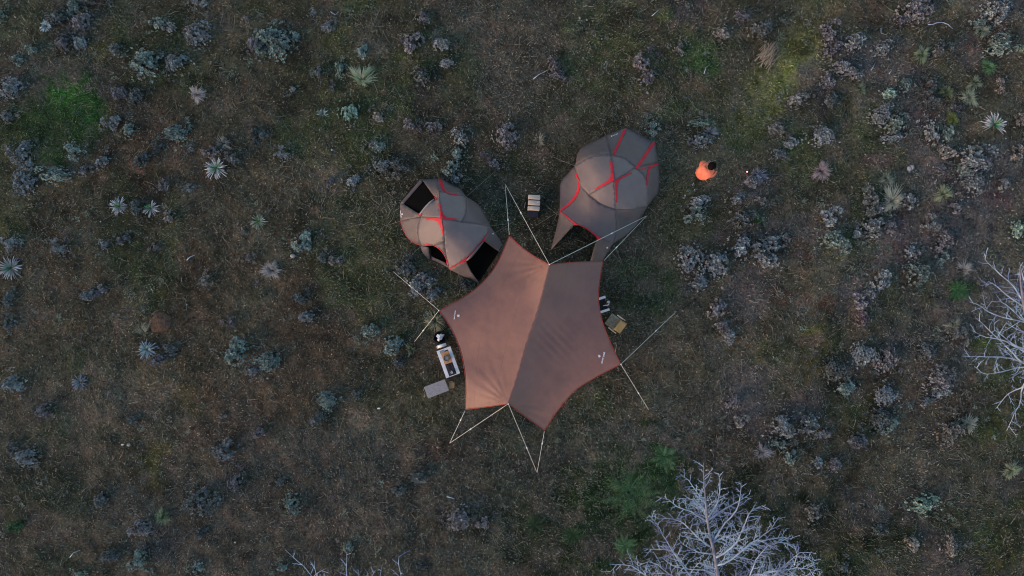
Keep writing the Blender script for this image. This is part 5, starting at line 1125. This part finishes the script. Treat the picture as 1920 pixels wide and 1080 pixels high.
limbs = [t([(832, 500), (790, 330), (740, 240), (680, 160), (625, 118)], 3.6, 4.2), t([(830, 480), (700, 400), (600, 360), (540, 310), (445, 288)], 3.6, 3.6),
 t([(845, 660), (740, 580), (640, 480), (540, 450), (450, 450)], 3.3, 3.2), t([(905, 1120), (780, 980), (600, 750), (520, 620), (440, 480), (385, 422)], 2.2, 3.4),
 t([(640, 790), (560, 690), (430, 680), (345, 680)], 2.6, 2.5), t([(835, 440), (900, 330), (920, 250), (910, 110)], 3.7, 4.4),
 t([(840, 460), (930, 390), (1010, 340), (1090, 300), (1145, 265)], 3.6, 3.9), t([(890, 740), (1000, 670), (1070, 570), (1110, 480), (1160, 380), (1240, 350)], 3.2, 3.9),
 t([(900, 800), (1000, 760), (1140, 650), (1300, 600), (1400, 590), (1455, 608)], 3.0, 3.2), t([(1060, 1010), (1140, 880), (1190, 760), (1280, 650), (1340, 640)], 2.5, 3.3),
 t([(930, 1000), (1160, 885), (1340, 845), (1500, 820), (1690, 850)], 2.4, 2.6), t([(1150, 1010), (1300, 890), (1420, 790), (1520, 700), (1590, 700), (1630, 765)], 2.2, 3.0),
 t([(900, 1080), (700, 960), (560, 880), (450, 790), (380, 770), (300, 800)], 2.2, 2.0), t([(600, 980), (400, 900), (250, 800), (150, 800), (95, 850)], 1.8, 1.6),
 t([(1000, 760), (1150, 640), (1290, 540), (1360, 435)], 3.0, 3.5), t([(870, 620), (960, 480), (1040, 390), (1070, 280), (1078, 170)], 3.3, 4.1),
 t([(880, 720), (760, 700), (640, 640), (595, 585)], 3.1, 3.2), t([(905, 880), (800, 830), (700, 830), (560, 800), (480, 740)], 2.7, 2.6), t([(1130, 960), (1350, 930), (1560, 900), (1720, 900)], 2.2, 2.2),
 t([(1330, 620), (1420, 640), (1500, 690)], 3.1, 2.8), t([(820, 400), (760, 320), (690, 300), (600, 292)], 3.8, 3.9), t([(1480, 800), (1500, 720), (1470, 640)], 2.6, 3.0), t([(860, 640), (960, 580), (1060, 560), (1200, 480)], 3.2, 3.4)]
dead_tree('dead_tree', 'large bleached dead tree with dense silvery branches, at the bottom right edge', trunk, limbs, P(1400, 1330, 0), 3, 1.2)
t = lambda pts, z0, z1: [(1760+x/2.842, 460+y/2.842, z0+(z1-z0)*i/(len(pts)-1)) for i, (x, y) in enumerate(pts)]
trunk = [(2010, 740, -.1), (1990, 725, 1.0), (1965, 700, 2.0), (1945, 670, 2.7), (1925, 600, 3.4), (1915, 540, 3.9), (1912, 500, 4.2)]
limbs = [t([(600, 520), (560, 430), (455, 410), (300, 370), (200, 310), (165, 300)], 2.4, 2.9), t([(520, 400), (455, 300), (400, 220), (300, 130), (240, 70)], 2.8, 3.4),
 t([(560, 680), (455, 630), (370, 550), (300, 480), (240, 430), (195, 385)], 2.1, 2.8), t([(540, 620), (455, 565), (330, 500), (250, 490), (175, 455)], 2.2, 2.4), t([(480, 640), (380, 600), (250, 595), (120, 590)], 2.1, 2.1),
 t([(560, 700), (455, 650), (300, 680), (230, 680), (190, 642)], 1.9, 1.8), t([(560, 620), (455, 740), (430, 850), (385, 930), (365, 985)], 1.9, 1.2), t([(470, 730), (440, 762), (370, 790), (305, 872)], 1.8, 1.2),
 t([(490, 300), (455, 190), (432, 90)], 3.0, 3.4), t([(540, 420), (455, 330), (380, 280), (270, 190), (250, 215)], 2.6, 2.9), t([(530, 480), (430, 380), (330, 300), (280, 300)], 2.4, 2.4), t([(500, 560), (420, 540), (300, 450), (290, 400)], 2.2, 2.5)]
dead_tree('dead_tree', 'bare bleached dead tree reaching in from the right edge', trunk, limbs, P(2010, 740, 0), 8, .62)
t = lambda pts, z0, z1: [(500+x/4.8, 1000+y/4.8, z0+(z1-z0)*i/(len(pts)-1)) for i, (x, y) in enumerate(pts)]
trunk = [(735, 1330, -.1), (725, 1260, 1.0), (705, 1190, 2.0), (690, 1150, 2.6), (680, 1110, 3.0), (672, 1085, 3.2)]
limbs = [t([(900, 900), (620, 620), (480, 470), (400, 384), (330, 300), (230, 210), (165, 150)], 1.8, 3.2), t([(860, 700), (760, 520), (722, 384), (722, 260), (718, 170)], 2.4, 3.3), t([(950, 720), (1180, 560), (1208, 384), (1192, 270), (1190, 205)], 2.2, 3.2),
 t([(900, 660), (1000, 500), (1022, 384), (1042, 280)], 2.4, 3.0), t([(880, 620), (900, 480), (945, 390), (978, 335)], 2.6, 2.9), t([(760, 620), (500, 480), (450, 384), (430, 270)], 2.2, 2.9), t([(700, 520), (560, 440), (430, 384), (540, 315)], 2.4, 2.7),
 t([(850, 560), (826, 400), (826, 330)], 2.8, 3.0)]
dead_tree('dead_tree', 'pale dead branches poking up over the bottom edge, left of centre', trunk, limbs, P(735, 1330, 0), 14, .42)

# ------------------------------------------------------------------ ground cover: dead grass, herbs, pebbles
def keep_mask(x, y):
    px = 960+x*PPM; py = 540-y*PPM; k = np.ones(len(x), bool)
    for poly in FOOTPRINTS: k &= ~inside(px, py, poly)
    return k
def blades(name, n, label, Lr, wr_, elr, colf, dens_seed, dens_lo, seed, region=None, clump=0):
    g = np.random.default_rng(seed)
    x = g.uniform(-23.5, 23.5, n*2); y = g.uniform(-14, 14, n*2)
    d = fbm(x, y, 1.3, dens_seed)*.6+fbm(x, y, .4, dens_seed+5)*.4
    k = (d > dens_lo) & keep_mask(x, y)
    if region is not None: k &= g.uniform(0, 1, n*2) < region(x, y)
    x = x[k][:n]; y = y[k][:n]
    if clump:
        x = np.repeat(x, clump)+g.normal(0, .035, len(x)*clump); y = np.repeat(y, clump)+g.normal(0, .035, len(y)*clump)
    n = len(x); z = ground_h(x, y)
    a = g.uniform(0, 2*np.pi, n)+ (0 if clump else 0); prevail = fbm(x, y, 3.5, 88)*6.28*1.5; mix_ = g.uniform(0, 1, n) < .55; a = np.where(mix_ & (clump == 0), prevail+g.normal(0, .5, n), a)
    Ln = g.uniform(*Lr, n); el = g.uniform(*elr, n); W_ = g.uniform(*wr_, n)
    dx = np.cos(a)*np.cos(el); dy = np.sin(a)*np.cos(el); dz = np.sin(el); sx = -np.sin(a)*W_; sy = np.cos(a)*W_
    bend = g.normal(0, .25, n)
    P0 = np.stack([x, y, z], -1); D = np.stack([dx, dy, dz], -1); S = np.stack([sx, sy, g.normal(0, .4, n)*W_], -1); Bn = np.stack([-np.sin(a)*bend, np.cos(a)*bend, -dz*.35], -1)
    m1 = P0+D*(Ln*.55)[:, None]; e = P0+D*Ln[:, None]+Bn*(Ln*.5)[:, None]; e[:, 2] = np.maximum(e[:, 2], z+.01)
    V = np.stack([P0-S, P0+S, m1+S*.8, e, m1-S*.8], 1).reshape(-1, 3)
    i = np.arange(n)*5; quads = np.stack([i, i+1, i+2, i+4], -1); tris = np.stack([i+4, i+2, i+3], -1)
    c = colf(x, y, g, n); C5 = np.repeat(c, 5, 0)
    o = link(name, np_mesh(name, V, quads, tris, cols=C5), M['leaf']); return tag(o, label, 'ground cover', kind='stuff')
def c_dead(x, y, g, n):
    base = ground_col(x, y); pal = np.array([[.20, .175, .125], [.13, .105, .075], [.085, .085, .06], [.13, .145, .095], [.24, .23, .18], [.10, .115, .065]])[g.integers(0, 6, n)]
    br = g.uniform(.3, 1.35, n)**1.6
    return (base*1.55+pal*.42)*br[:, None]
def c_grey(x, y, g, n):
    base = ground_col(x, y); pal = np.array([[.30, .28, .22], [.22, .22, .20], [.26, .22, .18], [.20, .23, .18]])[g.integers(0, 4, n)]; return (base*.6+pal*.7)*g.uniform(.5, 1.15, n)[:, None]
def greenness(x, y):
    c = ground_col(x, y); return np.clip((c[:, 1]/(c[:, 0]+1e-4)-.92)*2.2, .0, 1)
def c_green(x, y, g, n):
    base = ground_col(x, y); return (base*1.9+np.array([.012, .028, .010]))*g.uniform(.5, 1.35, n)[:, None]
def c_herb(x, y, g, n):
    pal = np.array([[.12, .15, .10], [.09, .14, .085], [.14, .15, .14], [.11, .13, .13], [.17, .165, .13]])[g.integers(0, 5, n)]; return pal*g.uniform(.5, 1.25, n)[:, None]
blades('dead_grass', 140000, 'short brown dead grass and leaf litter covering the heath', (.04, .17), (.004, .016), (.02, .7), c_dead, 401, .33, 51)
blades('long_dry_stalks', 5200, 'long pale dry stalks lying among the dead grass', (.22, .60), (.006, .011), (.02, .3), c_grey, 402, .50, 52)
blades('green_grass', 70000, 'low green grass growing in the mossy patches', (.05, .15), (.006, .013), (.2, 1.1), c_green, 403, .3, 53, region=greenness)
blades('low_herbs', 12000, 'tiny grey green herbs dotted through the dead grass', (.03, .075), (.010, .018), (.1, .9), c_herb, 404, .52, 54, clump=7)
blades('pale_leaf_scraps', 9000, 'pale curled leaf scraps on the ground', (.03, .09), (.018, .034), (.05, .6), lambda x, y, g, n: np.array([[.30, .25, .20], [.22, .19, .15], [.33, .30, .26]])[g.integers(0, 3, n)]*g.uniform(.35, 1, n)[:, None], 405, .46, 55)
g = np.random.default_rng(909); V = []; Cc = []; cen = []
for s_ in shr:
    for q_ in range(int(g.integers(1, 5))):
        a = g.uniform(0, 6.28); cen.append((s_[0]+math.cos(a)*s_[2]*g.uniform(.8, 1.8), s_[1]+math.sin(a)*s_[3]*g.uniform(.8, 1.8), s_[4]))
xx = g.uniform(-20, 1920, 1600); yy = g.uniform(-20, 1100, 1600); xx = np.where(g.random(1600) < .35, g.uniform(1200, 1930, 1600), xx); dd_ = fbm(xx/PPM, yy/PPM, 3.0, 611); ok_ = dd_ > .53
cen += [(a, b_, 'tbdpgT'[g.integers(0, 6)] if g.random() < .8 else 'g') for a, b_ in zip(xx[ok_], yy[ok_])]
CC_ = {'t': (.15, .20, .16), 'b': (.15, .17, .16), 'p': (.14, .13, .14), 'g': (.21, .20, .17), 'd': (.10, .11, .10), 'T': (.19, .26, .21), 'G': (.07, .14, .06), 'k': (.2, .16, .16)}
cen = [c_ for c_ in cen if keep_mask(np.array([(c_[0]-960)/PPM]), np.array([(540-c_[1])/PPM]))[0]]
for (cx_, cy_, kk) in cen:
    m_ = int(g.integers(5, 26)); rad_ = g.uniform(.05, .22); cl = np.array(CC_[kk])*g.uniform(.7, 1.15)
    bx_, by_ = (cx_-960)/PPM, (540-cy_)/PPM; hz_ = gh(bx_, by_)
    ang = g.uniform(0, 6.28, (m_, 4)); off = g.normal(0, rad_*.6, (m_, 2)); zz = g.uniform(.01, .12, m_)
    for i in range(m_):
        p0 = np.array([bx_+off[i, 0], by_+off[i, 1], hz_+zz[i]])
        for j in range(4):
            ln = g.uniform(.02, .055); d = np.array([math.cos(ang[i, j]), math.sin(ang[i, j]), .5])*ln; w_ = np.array([-d[1], d[0], 0])*.3
            V += [p0, p0+d*.6+w_, p0+d, p0+d*.6-w_]; c3 = cl*g.uniform(.6, 1.25); Cc += [c3]*4
V = np.array(V); qd = np.arange(len(V)).reshape(-1, 4)
tag(link('low_scrub', np_mesh('low_scrub', V, qd, None, cols=np.array(Cc)), M['leaf']), 'low grey green sprigs and seedlings dotted between the shrubs', 'ground cover', kind='stuff')
# pebbles and white petals
g = np.random.default_rng(77); n_ = 1500; x = g.uniform(-23, 23, n_); y = g.uniform(-14, 14, n_); k = keep_mask(x, y); x = x[k]; y = y[k]; n_ = len(x); z = ground_h(x, y)
oc = np.array([[1, 0, 0], [-1, 0, 0], [0, 1, 0], [0, -1, 0], [0, 0, 1], [0, 0, -1]], float); of = np.array([[0, 2, 4], [2, 1, 4], [1, 3, 4], [3, 0, 4], [2, 0, 5], [1, 2, 5], [3, 1, 5], [0, 3, 5]])
s = g.uniform(.012, .032, n_)*np.where(g.random(n_) < .1, 1.8, 1); V = (oc[None]*s[:, None, None]*g.uniform(.6, 1.3, (n_, 1, 3))+g.normal(0, .003, (n_, 6, 3)))+np.stack([x, y, z+.008], -1)[:, None]
F_ = (of[None]+(np.arange(n_)*6)[:, None, None]).reshape(-1, 3); cc = np.array([[.50, .48, .42], [.30, .27, .24], [.22, .19, .17], [.26, .23, .2]])[g.integers(0, 4, n_)]
tag(link('pebbles', np_mesh('pebbles', V.reshape(-1, 3), None, F_, cols=np.repeat(cc, 6, 0)), M['leaf']), 'scattered pale pebbles and seed heads on the heath', 'pebbles', kind='stuff')
